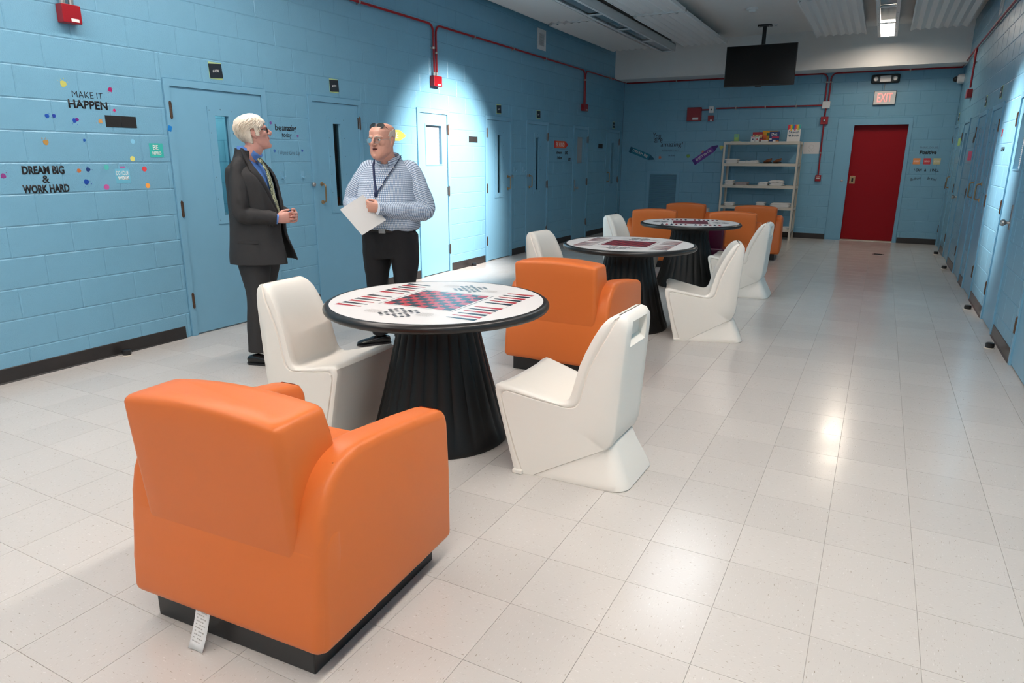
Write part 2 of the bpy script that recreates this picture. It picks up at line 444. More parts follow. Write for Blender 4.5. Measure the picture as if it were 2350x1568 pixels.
block_wall('wall_right', 'right', -L, -Y0, CEIL, [(-b - FR, -a + FR, 0, 2.052) for a, b in RD], 0.06)
fw = MB().box(-0.2, W + 0.2, Y0 - 0.2, Y0, 0, CEIL).build('wall_front', M['wall']); tag(fw, kind='structure')
tag(MB().box(-0.2, W + 0.2, Y0 - 0.2, L + 0.2, CEIL, CEIL + 0.2).build('ceiling', M['white_paint']), kind='structure')
tag(MB().box(0.0, W, 13.83, L, 3.012, CEIL).build('trim_1', M['white_paint']), kind='structure')

# ------------------------------------------------------------------ doors
def hinge(parent, a, b):
    m = MB(); m.tube([(a, b - 0.057, 0.012), (a, b + 0.057, 0.012)], [0.0115, 0.0115], 10)
    m.box(a - 0.022, a + 0.002, b - 0.055, b + 0.055, 0.0, 0.006)
    for k in (-1, 1): m.ball((a, b + k * 0.06, 0.012), 0.009, 8)
    m.build('hinge', M['bronze'], parent, True)
def pull(parent, a, b0=1.03, b1=1.21):
    m = MB()
    m.tube(fillet([(a, b0, 0.0), (a, b0 + 0.004, 0.05), (a, b1 - 0.004, 0.05), (a, b1, 0.0)], 0.045, 8), [0.0085] * 20, 10)
    for b in (b0, b1): m.lathe([(0.001, 0), (0.021, 0.0), (0.019, 0.008), (0.010, 0.012), (0.001, 0.012)], 14, a, b, 'n')
    m.build('pull_handle', M['brass'], parent, True)
def lock(parent, a):
    m = MB(); m.box(a - 0.02, a + 0.02, 0.895, 1.105, 0, 0.012, 0.003)
    p = m.build('lock_plate', M['steel'], parent)
    k = MB(); k.lathe([(0.001, 0.01), (0.013, 0.011), (0.011, 0.03), (0.017, 0.038), (0.029, 0.05), (0.028, 0.065), (0.018, 0.075), (0.001, 0.077)], 16, a, 0.955, 'n')
    k.build('knob', M['steel'], p, True)
door_no = [0]
def door(side, y0, y1, kind, hinge_hi, vis=None, lit=0):
    door_no[0] += 1
    w = y1 - y0; right = side == 'right'
    fx = (lambda y: y1 - y) if right else (lambda y: y - y0)
    m = MB(); g = 0.003
    if kind == 'cell': fa, fb, ga, gb, fz0, fz1, gz0, gz1 = *vis, 0.91, 1.87, 0.98, 1.80
    else: fa, fb, fz0, fz1 = vis[0], vis[1], 1.395, 1.86; ga, gb, gz0, gz1 = fa, fb, fz0, fz1
    if right: fa, fb = fx(fb), fx(fa); ga, gb = fx(gb), fx(ga)
    else: fa, fb, ga, gb = fx(fa), fx(fb), fx(ga), fx(gb)
    for r in subtract([(g, w - g, 0.012, 2.0 - g)], (ga, gb, gz0, gz1)): m.box(r[0], r[1], r[2], r[3], -0.045, 0)
    d = m.build('door_%d' % door_no[0], M['door']); tag(d, kind='structure')
    d.matrix_world = wm(side, y1 if right else y0, 0)
    f = MB()
    f.box(-FR, 0, 0, 2.0, -0.15, 0.012); f.box(w, w + FR, 0, 2.0, -0.15, 0.012); f.box(-FR, w + FR, 2.0, 2.052, -0.15, 0.012)
    f.build('door_frame', M['door'], d)
    if kind == 'cell':
        v = MB()
        for r in subtract([(fa, fb, fz0, fz1)], (ga, gb, gz0, gz1)): v.box(r[0], r[1], r[2], r[3], 0, 0.007)
        vf = v.build('vision_frame', M['door'], d)
        s = MB()
        for i in range(6):
            b = fz0 + 0.03 + i * (fz1 - fz0 - 0.06) / 5
            for a in (fa + 0.018, fb - 0.018): s.lathe([(0.0055, 0.007), (0.004, 0.010), (0.001, 0.010)], 8, a, b, 'n')
        for b in (fz0 + 0.02, fz1 - 0.02): s.lathe([(0.0055, 0.007), (0.004, 0.010), (0.001, 0.010)], 8, (fa + fb) / 2, b, 'n')
        tag(s.build('screws', M['screw'], vf), kind='stuff')
        MB().box(ga, gb, gz0, gz1, -0.030, -0.024).build('glass_pane', M['glass'], d)
        pull(d, 0.07 if (hinge_hi != right) else w - 0.07)
    else:
        v = MB()
        for r in subtract([(fa - 0.015, fb + 0.015, fz0 - 0.015, fz1 + 0.015)], (fa, fb, fz0, fz1)): v.box(r[0], r[1], r[2], r[3], 0, 0.005)
        v.build('window_trim', M['door'], d)
        b = MB(); n = 30
        for i in range(n):
            z = fz0 + (i + 0.5) * (fz1 - fz0) / n
            b.prism([(z - 0.0068, -0.038), (z - 0.0055, -0.038), (z + 0.0062, -0.032), (z + 0.005, -0.032)], 'x', ga, gb)
        b2 = b.build('louver', M['louver'], d); tag(b2, kind='stuff')
        MB().box(ga, gb, gz0, gz1, -0.046, -0.041).build('window_backing', M['frame_white'], d)
        lock(d, 0.055 if (hinge_hi != right) else w - 0.055)
    ha = w + 0.012 if (hinge_hi != right) else -0.012
    for b in (1.82, 1.055, 0.30): hinge(d, ha, b)
    # the room behind the door
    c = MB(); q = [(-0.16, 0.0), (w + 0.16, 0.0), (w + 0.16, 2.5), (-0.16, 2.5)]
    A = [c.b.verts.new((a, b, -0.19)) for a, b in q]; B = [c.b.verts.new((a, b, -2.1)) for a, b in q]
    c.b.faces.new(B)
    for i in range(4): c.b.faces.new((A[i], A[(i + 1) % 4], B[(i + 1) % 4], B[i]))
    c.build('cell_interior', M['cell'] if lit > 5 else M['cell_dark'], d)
    if lit:  # first cell is lit; the weaker lamps are added to lift dark slits
        lp = bpy.data.lights.new('cell_lamp_and_fill', 'AREA'); lp.energy = lit; lp.size = 0.4; lp.color = (0.9, 0.97, 1)
        o = bpy.data.objects.new('cell_lamp_and_fill', lp); C.objects.link(o); o.location = (-1.0, (y0 + y1) / 2 + 0.1, 2.3)
        if lit > 1: e = MB().box(0.33, 0.345, 0.0, 2.1, -1.0, -0.95); e.build('cell_frame_edge', M['bronze'], d)  # added brown bar stands for the inner door frame edge
    return d
d1 = door('left', *LD[0], 'cell', False, (4.04, 4.30, 4.11, 4.25), 16)
d2 = door('left', *LD[1], 'cell', True, (5.45, 5.71, 5.53, 5.64), 3.5)
d3 = door('left', *LD[2], 'window', True, (7.17, 7.51))
d4 = door('left', *LD[3], 'cell', False, (8.89, 9.15, 8.965, 9.075), 2)
d5 = door('left', *LD[4], 'cell', True, (10.18, 10.42, 10.25, 10.36), 1)
d6 = door('left', *LD[5], 'window', True, (11.97, 12.29))
d7 = door('left', *LD[6], 'cell', True, (13.74, 13.99, 13.81, 13.92))
door('right', *RD[0], 'cell', True, (5.48, 5.74, 5.55, 5.67))
door('right', *RD[1], 'window', True, (7.19, 7.53))
door('right', *RD[2], 'cell', False, (9.12, 9.38, 9.19, 9.31))
door('right', *RD[3], 'cell', True, (10.36, 10.62, 10.43, 10.55))
door('right', *RD[4], 'window', True, (12.16, 12.46))
door('right', *RD[5], 'cell', True, (13.86, 14.1, 13.92, 14.04))
# red sliding door in the far wall
rd = MB().box(0.0, 0.87, 0.015, 2.09, -0.16, -0.11).build('door_14', M['red_door']); tag(rd, kind='structure'); rd.matrix_world = wm('far', 4.43, 0)
f = MB(); f.box(-0.27, 0.0, 0, 2.09, -0.19, 0.012); f.box(0.87, 0.93, 0, 2.09, -0.19, 0.012); f.box(-0.27, 0.93, 2.09, 2.20, -0.19, 0.012)
f.box(-0.25, -0.02, 0.02, 2.07, 0.012, 0.016)
f.build('door_frame', M['door'], rd)
MB().box(0.0, 0.87, 0.0, 0.012, -0.16, 0.0).build('threshold', M['shelf'], rd)
lk = MB().box(0.03, 0.125, 1.045, 1.185, -0.112, -0.104, 0.003).build('lock_plate', M['brass'], rd)
MB().box(0.062, 0.092, 1.08, 1.145, -0.105, -0.100).build('key_recess', M['black_matte'], lk)
MB().lathe([(0.022, 0.012), (0.020, 0.022), (0.008, 0.024), (0.001, 0.024)], 14, -0.09, 1.10, 'n').build('frame_button', M['steel'], rd, True)
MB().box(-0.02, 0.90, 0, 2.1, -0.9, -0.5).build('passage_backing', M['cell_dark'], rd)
# round release buttons beside the cell doors
for side, y, par in (('left', 5.19, d2), ('left', 9.40, d4), ('left', 9.925, d5)):
    m = MB().lathe([(0.02, 0.0), (0.02, 0.02), (0.014, 0.026), (0.001, 0.026)], 12, 0, 0, 'n')
    o = m.build('frame_button', M['steel'], par, True); o.location = (y - par.matrix_world.translation.y, 1.21, 0.012)

# ------------------------------------------------------------------ rubber baseboards
def basebd(side, y0, y1, m='base', h=0.10):
    b = MB(); w = y1 - y0
    b.prism([(0.0, 0.0), (0.0, 0.016), (0.008, 0.006), (h - 0.004, 0.005), (h, 0.002), (h, 0.0)], 'x', 0, w)
    o = b.build('baseboard_' + ('back' if side == 'far' else side), M[m])
    o.matrix_world = wm(side, y1 if side == 'right' else y0, 0); tag(o, kind='structure')
for a, b in ((Y0, 3.60), (4.73, 5.19), (5.99, 6.98), (7.70, 8.60), (9.42, 9.89), (10.72, 11.77), (12.51, 13.47)): basebd('left', a, b)
for a, b in ((0.02, 4.15), (5.37, 5.99)): basebd('far', a, b)
for a, b in ((Y0, 5.22), (6.04, 7.00), (7.76, 8.78), (9.62, 10.06), (10.90, 11.90), (12.74, 13.56)): basebd('right', a, b, 'base_brown')

# ------------------------------------------------------------------ ceiling lights and corrugated panels
def light_row(x0, x1, label, lit_to, far_lit):
    r = thing('strip_light', label, 'ceiling light', ((x0 + x1) / 2, 13.3, 3.40)); w = (x1 - x0) / 2
    ends = [0.0]
    while ends[-1] > -20.5: ends.append(ends[-1] - 1.22)
    m = MB(); z0, z1 = 0.0, 0.125; y1, y0 = 0.0, ends[-1]
    m.box(-w, -w + 0.008, y0, y1, z0, z1); m.box(w - 0.008, w, y0, y1, z0, z1); m.box(-w, w, y0, y1, z1 - 0.008, z1)
    m.box(-w, w, y1 - 0.01, y1, z0, z1)
    m.build('housing', M['frame_white'], r)
    MB().box(-w + 0.05, w - 0.05, y0, y1 - 0.1, z1, CEIL - 3.40).build('shaded_gap_rail', M['base_brown'], r)  # shade of the gap above the housing put into this brown strip
    f = MB(); t = 0.045
    f.box(-w, -w + t, y0, y1, -0.006, 0.004); f.box(w - t, w, y0, y1, -0.006, 0.004)
    for e in ends: f.box(-w + t, w - t, max(e - 0.06, y0), min(e + 0.0, y1) if e == 0 else e + 0.0, -0.006, 0.004)
    f.build('lens_frame', M['frame_white'], r)
    s = MB()
    for i, e in enumerate(ends[:-1]):
        for q in (0.1, 0.45, 0.8, 1.12):
            for x in (-w + t / 2, w - t / 2): s.lathe([(0.006, -0.009), (0.006, -0.006), (0.001, -0.006)], 6, x, e - q, 'n')
    tag(s.build('screws', M['steel'], r), kind='stuff')
    for i in range(len(ends) - 1):
        a, b = ends[i + 1], ends[i] - 0.06
        ym = 13.3 + (a + b) / 2
        k = M['lens_off']
        if i == 0: k = M['lens_far'] if far_lit else M['lens_haze']
        elif lit_to[0] < ym < lit_to[1]: k = M['lens_on']  # lit lenses behind the camera are unseen, added as fill
        MB().box(-w + t, w - t, a, b, 0.022, 0.028).build('lens', k, r)
    return r
light_row(1.06, 1.34, 'long white strip light above the left side, every visible lens unlit', (-3.4, 4.9), False)
light_row(4.65, 4.93, 'long white strip light above the right side, glowing at its far end', (-3.4, 4.9), True)
ml = thing('ceiling_light', 'wide shallow ceiling light in the middle, just above the frame', 'ceiling light', (3.37, 7.6, 3.58))
MB().box(-0.40, 0.40, -1.05, 1.05, 0.0, 0.07).build('housing', M['frame_white'], ml)
MB().box(-0.36, 0.36, -1.0, 1.0, -0.006, 0.0).build('lens', M['lens_mid'], ml)
for (a_, b_, p_, an_), lb in zip(SPOTS, ('adjustable ceiling spotlight aimed at the left wall', 'adjustable ceiling spotlight aimed at the right wall')):
    r = thing('ceiling_spotlight', lb, 'spotlight', (a_[0], a_[1], CEIL)); d = (Vector(b_) - Vector(a_)).normalized(); o_ = Vector((0, 0, a_[2] - CEIL)) - d * 0.02
    MB().lathe([(.001, -.02), (.06, -.02), (.06, 0), (.001, 0)], 18).build('canopy', M['frame_white'], r)
    MB().tube([(0, 0, -.02), o_ - d * .07], [.012, .012], 10).build('stem', M['frame_white'], r)
    e = d.orthogonal(); MB().grid([[o_ + d * z + (e * math.cos(t) + d.cross(e) * math.sin(t)) * q for t in [2 * PI * k / 20 for k in range(20)]] for z, q in ((-.12, .03), (-.11, .06), (.03, .075), (.03, .07), (-.08, .055))], True, True, True).build('shade', M['frame_white'], r, True)
def corrugated(x0, x1, y0, y1, z, label, clips=True):
    r = thing('ceiling_panel', label, 'ceiling panel', (x0, y0, z), group='corrugated ceiling panels'); w = x1 - x0; d = y1 - y0
    n = 6; top = []; bot = []
    for i in range(2 * n + 1):
        x = 0.02 + (w - 0.04) * i / (2 * n); h = 0.028 if i % 2 else 0.0
        bot.append((x, h)); top.append((x, h + 0.003))
    MB().prism(bot + top[::-1], 'y', 0.01, d - 0.004).build('corrugated_sheet', M['panel'], r)
    fr = MB()
    for x in (0.0, w - 0.02): fr.box(x, x + 0.02, 0, d, -0.004, 0.04)
    for y in (0.0, d - 0.012): fr.prism([(0.0, 0.018), (w, 0.018), (w, 0.048), (0.0, 0.048)], 'y', y, y + 0.012)
    fr.build('edge_frame', M['panel'], r)
    hg = MB()
    for x in (0.22 * w, 0.8 * w):
        for y in (0.05, d / 2, d - 0.05): hg.box(x - 0.018, x + 0.018, y - 0.012, y + 0.012, 0.03, CEIL - z)
    hg.build('hanger', M['panel'], r)
for nm, x0, x1 in (('leftmost, along the left wall', 0.10, 0.86), ('between left strip light and television', 1.47, 2.25), ('left of the right strip light', 3.72, 4.48), ('rightmost, along the right wall', 5.10, 5.88)):
    corrugated(x0, x1, 10.46, 13.42, 3.478, 'white corrugated ceiling panel, far row, ' + nm)
    corrugated(x0, x1, 7.42, 10.40, 3.492, 'white corrugated ceiling panel, nearer row, ' + nm)

# ------------------------------------------------------------------ writing and stickers on the walls
def vinyl(side, a, b, s, w, h, label, m='ink', cat='wall lettering', rot=0.0, **kw):
    me = text_mesh(s, w, h, **kw); me.materials.append(M[m]); me.name = 'wall_lettering'
    o = link('wall_lettering', me); hang(o, side, a, b, 0.0012, rot); return tag(o, label, cat)
vinyl('left', 3.065, 1.88, 'MAKE IT', 0.215, 0.042, 'thin black lettering MAKE IT on the left wall', off=-0.012)
vinyl('left', 3.06, 1.815, 'HAPPEN', 0.275, 0.056, 'bold black lettering HAPPEN under MAKE IT', off=0.025)
vinyl('left', 2.69, 1.375, 'DREAM BIG', 0.27, 0.055, 'heavy black lettering DREAM BIG near the left frame edge', off=0.04)
vinyl('left', 2.695, 1.315, '&', 0.045, 0.05, 'black ampersand between DREAM BIG and WORK HARD', off=0.03)
vinyl('left', 2.69, 1.252, 'WORK HARD', 0.30, 0.056, 'heavy black lettering WORK HARD under the ampersand', off=0.04)
o = vinyl('left', 4.80, 1.735, 'be', 0.075, 0.055, 'slim black lettering be, beside amazing, behind the suited man')
vinyl('left', 4.935, 1.725, 'amazing', 0.18, 0.07, 'bold slanted black lettering amazing beside door #130', off=0.02, shear=0.15)
vinyl('left', 4.90, 1.665, 'today', 0.12, 0.06, 'slim black lettering today under amazing')
vinyl('left', 4.91, 1.505, "I Won't Give Up", 0.28, 0.05, 'thin handwritten grey lettering between two blue dots', 'ink_grey', shear=0.35, off=-0.012)
vinyl('far', 0.75, 1.95, 'You', 0.17, 0.125, 'handwritten black lettering You on the far wall', shear=0.1)
vinyl('far', 0.79, 1.85, 'are', 0.17, 0.085, 'handwritten black lettering are under You')
vinyl('far', 1.07, 1.76, 'amazing!', 0.46, 0.125, 'handwritten black lettering amazing! on the far wall', shear=0.05)
vinyl('far', 1.055, 1.65, 'REMEMBER THAT', 0.34, 0.035, 'small grey lettering REMEMBER THAT under amazing!', 'ink_grey')
vinyl('far', 1.085, 1.55, 'be Brave', 0.13, 0.03, 'tiny black script lettering below REMEMBER THAT', shear=0.3)
vinyl('far', 5.66, 1.69, 'THINK, DO, BE', 0.28, 0.036, 'small grey lettering THINK, DO, BE right of the red door', 'ink_grey')
vinyl('far', 5.66, 1.61, 'Positive', 0.26, 0.065, 'bold black lettering Positive right of the red door', off=0.03, shear=0.1)
vinyl('far', 5.545, 1.305, 'I CAN', 0.12, 0.047, 'black lettering I CAN under the orange card', off=0.012, shear=0.12)
vinyl('far', 5.66, 1.305, '&', 0.032, 0.045, 'small black ampersand between I CAN and I WILL', off=0.012)
vinyl('far', 5.80, 1.305, 'I WILL', 0.135, 0.047, 'black lettering I WILL under the pale card', off=0.012, shear=0.12)
vinyl('far', 5.53, 1.155, 'Be Brave', 0.16, 0.045, 'slanting black script Be Brave low beside the red door', rot=0.24, shear=0.25)
vinyl('far', 5.78, 1.155, 'Be Kind', 0.145, 0.045, 'slanting black script Be Kind low near the right corner', rot=-0.2, shear=0.25)
vinyl('left', 11.17, 1.58, 'dream', 0.23, 0.05, 'small black word under the orange pencil sign', shear=0.2, off=0.02)
vinyl('left', 11.19, 1.49, 'believe', 0.2, 0.05, 'second small black word under the orange pencil sign', shear=0.2, off=0.02)
vinyl('left', 11.49, 1.575, 'DO', 0.12, 0.055, 'short black word at right under the orange pencil sign', off=0.05)
vinyl('left', 11.64, 1.46, 'IT', 0.12, 0.055, 'lowest short black word beside the window door', off=0.05)
vinyl('right', 8.36, 1.575, 'DREAM', 0.22, 0.04, 'small black word on the brightly lit right wall', off=0.01)

def splat(side, a, b, r, col, label, oval=1.0, drips=5, cat='sticker'):
    m = MB(); pts = []
    for i in range(20):
        t = 2 * PI * i / 20; w = 1.0 if drips else 0.0; q = r * (1 + w * (0.07 * math.sin(3 * t + a * 9) + 0.06 * math.sin(7 * t + b * 5)))
        pts.append((q * math.cos(t) * oval, q * math.sin(t)))
    m.prism(pts, 'z', 0, 0.0008)
    for k in range(drips):
        t = random.random() * 6.28; d = r * random.uniform(1.25, 2.0); q = r * random.uniform(0.08, 0.2)
        m.prism([(d * math.cos(t) + q * math.cos(u), d * math.sin(t) + q * math.sin(u)) for u in (0, 1.05, 2.1, 3.14, 4.2, 5.25)], 'z', 0, 0.0008)
    key = 'vinyl_%02x%02x%02x' % tuple(int(c) for c in col)
    if key not in M: M[key] = mat(key, lin(*col), 0.45)
    o = m.build('paint_splat_sticker', M[key]); hang(o, side, a, b, 0.0004); return tag(o, label, cat)
for a, b, r, col, lb, dr in (
    (2.91, 1.94, .021, (190, 190, 95), 'olive yellow paint splat sticker above MAKE IT', 6),
    (3.235, 1.93, .016, (165, 15, 95), 'magenta paint splat sticker right above MAKE IT', 8),
    (3.245, 1.79, .010, (200, 20, 100), 'small magenta splat sticker at the end of HAPPEN', 3),
    (2.77, 1.725, .014, (15, 75, 165), 'left blue dot sticker of the pair under HAPPEN', 3),
    (2.815, 1.728, .012, (30, 60, 160), 'right blue dot sticker of the pair under HAPPEN', 2),
    (2.948, 1.705, .015, (20, 70, 170), 'blue splat sticker half over a purple one', 3),
    (2.966, 1.712, .012, (110, 40, 130), 'purple splat sticker touching a blue one', 2),
    (3.13, 1.708, .015, (200, 150, 90), 'tan splat sticker left of the black rectangle', 5),
    (2.735, 1.555, .018, (175, 135, 70), 'tan splat sticker high above DREAM BIG', 5),
    (2.995, 1.575, .010, (20, 90, 170), 'cluster of tiny blue spots above the coloured splats', 9),
    (3.355, 1.575, .017, (125, 195, 220), 'faint light blue dot sticker left of the BE card', 0),
    (3.335, 1.45, .019, (220, 215, 120), 'yellow dot sticker below the BE card', 0),
    (2.44, 1.34, .016, (140, 60, 130), 'purple and red splat sticker at the left frame edge', 3),
    (2.925, 1.368, .014, (190, 110, 60), 'orange splat sticker beside a row of blue spots', 4),
    (2.99, 1.375, .015, (30, 60, 120), 'dark blue and orange splat sticker right of DREAM BIG', 5),
    (2.965, 1.29, .018, (20, 70, 160), 'blue splat sticker right of WORK HARD', 5),
    (3.125, 1.39, .019, (80, 185, 180), 'teal dot sticker at upper left of DO YOUR WORK', 0),
    (3.42, 1.375, .019, (225, 70, 75), 'coral red dot sticker at upper right of DO YOUR WORK', 0),
    (3.105, 1.25, .020, (195, 95, 160), 'pink dot sticker at lower left of DO YOUR WORK', 0),
    (3.43, 1.25, .019, (250, 170, 80), 'orange dot sticker at lower right of DO YOUR WORK', 0),
    (4.715, 1.77, .014, (110, 80, 150), 'purple dot sticker close to the suited man forehead', 0),
    (5.04, 1.665, .013, (120, 90, 150), 'purple dot sticker right of the word today', 0),
    (4.735, 1.525, .014, (60, 110, 180), 'blue dot sticker left of the grey handwriting', 0),
    (5.085, 1.53, .012, (15, 70, 150), 'dark blue dot sticker right of the grey handwriting', 1)):
    splat('left', a, b, r, col, lb, drips=dr)
for a, b, r, col, lb in ((.84, 1.51, .03, (190, 120, 100), 'small pale red dot sticker beside the blue crayon'), (1.43, 1.54, .035, (110, 160, 60), 'green dot sticker left of the purple crayon'),
    (2.08, 1.71, .038, (200, 200, 100), 'yellow dot sticker at the tip of the purple crayon'), (1.72, 1.625, .025, (190, 110, 90), 'rust dot sticker above the purple crayon')):
    splat('far', a, b, r, col, lb, drips=2)
def card(side, a, b, w, h, col, label, cat='wall card', rot=0.0, name='wall_card', lines=()):
    key = 'card_%02x%02x%02x' % tuple(int(c) for c in col)
    if key not in M: M[key] = mat(key, lin(*col), 0.5)
    r = wthing(side, a, b, name, label, cat, rot=rot)
    MB().box(-w / 2, w / 2, -h / 2, h / 2, 0.0003, 0.0016).build('card', M[key], r)
    for s, x, y, tw, th, mm, kw in lines: text_obj(s, M[mm], r, loc=(x, y, 0.0016), w=tw, h=th, **kw)
    return r
card('left', 3.54, 1.513, 0.115, 0.105, (55, 180, 170), 'teal card reading BE on the wall beside door #130', lines=(('BE', -0.005, 0.022, .045, .036, 'ink_white', dict(off=.02)), ('INSPIRED', 0.0, -0.022, .075, .026, 'ink_white', dict(off=.02))))
card('left', 3.24, 1.325, 0.112, 0.105, (105, 180, 205), 'light blue card reading DO YOUR WORK', lines=(('DO YOUR', 0, .022, .095, .03, 'ink_white', {}), ('WORK', .004, -.014, .09, .028, 'ink_white', dict(off=.04))))
card('left', 3.245, 1.39, 0.04, 0.008, (200, 70, 150), 'short pink tape strip above DO YOUR WORK', 'tape')
card('left', 3.67, 1.68, 0.032, 0.042, (10, 125, 205), 'scrap of blue painter tape on the first door frame', 'tape', rot=-0.35).location.x = 0.0125
def plate(side, a, b, w, h, label):
    r = wthing(side, a, b, 'magnet_strip', label, 'sign'); g = 0.002
    MB().box(-w / 2, -g, -h / 2, h / 2, 0, 0.003).build('magnet_half', M['black_matte'], r)
    MB().box(g * 0.2, w / 2, -h / 2, h / 2, 0, 0.003).build('magnet_half', M['black_matte'], r)
plate('left', 3.285, 1.712, 0.235, 0.08, 'black blank rectangle on the wall below HAPPEN')
plate('left', 8.29, 1.718, 0.225, 0.078, 'black blank rectangle on the brightly lit wall')
plate('left', 13.16, 1.72, 0.235, 0.085, 'black blank rectangle near the far left corner')
plate('right', 11.12, 1.735, 0.20, 0.075, 'black blank rectangle on the right wall')
def numplate(side, a, b, s, label, rot=0.08):
    r = wthing(side, a, b, 'number_plaque', label, 'number plaque')
    k = MB().box(-0.064, 0.064, -0.066, 0.066, 0.0, 0.002).build('backing_paper', M['green'], r); 
    p = MB().box(-0.063, 0.063, -0.055, 0.055, 0.0022, 0.008, 0.0015).build('plaque', M['print_dark'], r); p.rotation_euler.z = rot
    text_obj(s, M['ink_white'], p, loc=(-0.002, -0.002, 0.008), w=0.062, h=0.022, off=0.01)
numplate('left', 4.165, 2.155, '#130', 'black number plaque #130 on lime paper above the first door')
numplate('left', 5.585, 2.165, '#129', 'black number plaque #129 above the second door', 0.05)
numplate('left', 9.01, 2.155, '#128', 'black number plaque above the fourth left door', 0.05)
numplate('left', 10.32, 2.155, '#127', 'black number plaque above the fifth left door', 0.05)
numplate('left', 13.87, 2.145, '#126', 'black number plaque above the last left door', 0.0)
for y, s, lb in ((9.21, '#123', 'black number plaque above the right wall door with two pulls nearest'), (10.47, '#124', 'black number plaque above the next right wall door'), (14.0, '#125', 'black number plaque above the farthest right wall door')):
    numplate('right', y, 2.17, s, lb, 0.0)
def pencil(side, a, b, ln, h, rot, col, tip, s, label, band=None, tip_len=0.12, nose=False):
    for key, cc in (('p1' + label, col), ('p2' + label, tip)): M[key] = mat('cutout_paint', lin(*cc), 0.5)
    r = wthing(side, a, b, 'pencil_cutout', label, 'wall cutout', rot=rot); x0 = -ln / 2; x1 = ln / 2 - tip_len
    MB().box(x0, x1, -h / 2, h / 2, 0.0005, 0.003).build('barrel', M['p1' + label], r)
    MB().prism([(x1, -h / 2), (ln / 2 - .012, -h * .12), (ln / 2, 0), (ln / 2 - .012, h * .12), (x1, h / 2)], 'z', 0.0005, 0.003).build('tip', M['p2' + label], r)
    MB().box(x0, x0 + ln * .1, -h / 2, h / 2, 0.003, 0.0036).build('end_band', M['p2' + label], r)
    text_obj(s, M['ink_white'], r, loc=((x0 + x1) / 2 + ln * .03, 0, 0.003), w=(x1 - x0) * 0.76, h=h * 0.55)
pencil('left', 6.55, 1.72, 0.42, 0.12, 0, (240, 215, 95), (240, 200, 80), 'SMILE', 'yellow pencil cutout behind the man in the checked shirt')
pencil('left', 11.25, 1.71, 0.58, 0.12, 0, (225, 85, 40), (205, 45, 40), 'BE KIND', 'orange pencil cutout on the left wall')
pencil('far', 0.45, 1.575, 0.58, 0.12, -0.36, (25, 120, 145), (5, 85, 110), 'DREAM Big', 'blue crayon cutout on the far wall')
pencil('far', 1.78, 1.58, 0.58, 0.12, 0.62, (105, 55, 150), (65, 25, 120), 'ENJOY the Day', 'purple crayon cutout slanting beside the shelf')
for a, col, lb, s in ((5.505, (235, 150, 90), 'orange card in the row under Positive', 'DO GREAT'), (5.665, (205, 65, 75), 'red card in the row under Positive', 'START NOW'), (5.815, (195, 190, 145), 'pale yellow card in the row under Positive', 'BE YOU')):
    card('far', a, 1.457, 0.112, 0.105, col, lb, lines=((s, 0, 0, .085, .03, 'ink_white', {}),))
card('far', 3.745, 1.69, 0.285, 0.215, (215, 212, 212), 'white sheet with a faint pencil drawing beside the shelf', 'drawing', name='drawing_sheet',
     lines=(('O', 0, .02, .09, .08, 'print_grey', dict(off=-.03)), ('W', 0, -.05, .1, .05, 'print_grey', dict(off=-.03))))
card('right', 13.2, 1.755, 0.42, 0.11, (160, 205, 110), 'light green cutout on the right wall far end')
card('right', 11.3, 1.53, 0.45, 0.12, (215, 90, 130), 'pink card on the right wall')
card('right', 8.60, 1.735, 0.06, 0.07, (150, 30, 40), 'small dark red card near the bright right wall')
def hook(y, b, label):
    r = wthing('left', y, b, 'wall_hook', label, 'coat hook')
    MB().box(-0.018, 0.018, -0.03, 0.04, 0, 0.006, 0.002).build('hook_plate', M['door'], r)
    MB().tube(fillet([(0, -0.015, 0.004), (0, -0.03, 0.035), (0, -0.005, 0.045)], 0.012), [0.006] * 8, 8).build('hook_arm', M['door'], r, True)
for y, lb in ((4.80, 'painted wall hook nearest the suited man'), (5.06, 'painted wall hook just left of the second door'), (9.49, 'painted wall hook right of the fourth left door'), (9.79, 'painted wall hook left of the fifth left door')): hook(y, 1.30, lb)

# ------------------------------------------------------------------ red conduit and alarm boxes
def conduit(side, pts, label, r=0.0135, straps=(), fil=0.11):
    a0 = -pts[0][0] if side == 'right' else pts[0][0]; b0 = pts[0][1]
    o = thing('conduit', label, 'conduit', mw=WM[side] @ Matrix.Translation((a0, b0, 0)))
    P = fillet([((a if side != 'right' else -a) - a0, b - b0, n) for a, b, n in pts], fil, 6)
    MB().tube(P, [r] * len(P), 10).build('conduit_pipe', M['red'], o, True)
    for a, b, ver in straps:
        a = (-a if side == 'right' else a) - a0; b = b - b0; m = MB()
        if ver: m.tube([(a, b - 0.012, 0.03), (a, b + 0.012, 0.03)], [r + 0.005] * 2, 10); m.box(a - 0.03, a + 0.03, b - 0.008, b + 0.008, 0.002, 0.012)
        else: m.tube([(a - 0.012, b, 0.03), (a + 0.012, b, 0.03)], [r + 0.005] * 2, 10); m.box(a - 0.008, a + 0.008, b - 0.03, b + 0.03, 0.002, 0.012)
        m.build('strap', M['steel'], o, True)
Z = 3.012
conduit('left', [(5.0, Z, .03), (7.34, Z, .03), (7.345, 2.479, .03)], 'red conduit from the left dropping to the wall alarm box', straps=((5.4, Z, 0), (6.0, Z, 0), (7.343, 2.75, 1)))
conduit('left', [(7.395, 2.479, .03), (7.395, Z, .03), (12.16, Z, .03), (12.17, 2.44, .03)], 'red conduit running along the middle of the left wall', straps=((8.3, Z, 0), (9.4, Z, 0), (10.5, Z, 0), (7.395, 2.7, 1), (12.168, 2.85, 1)))
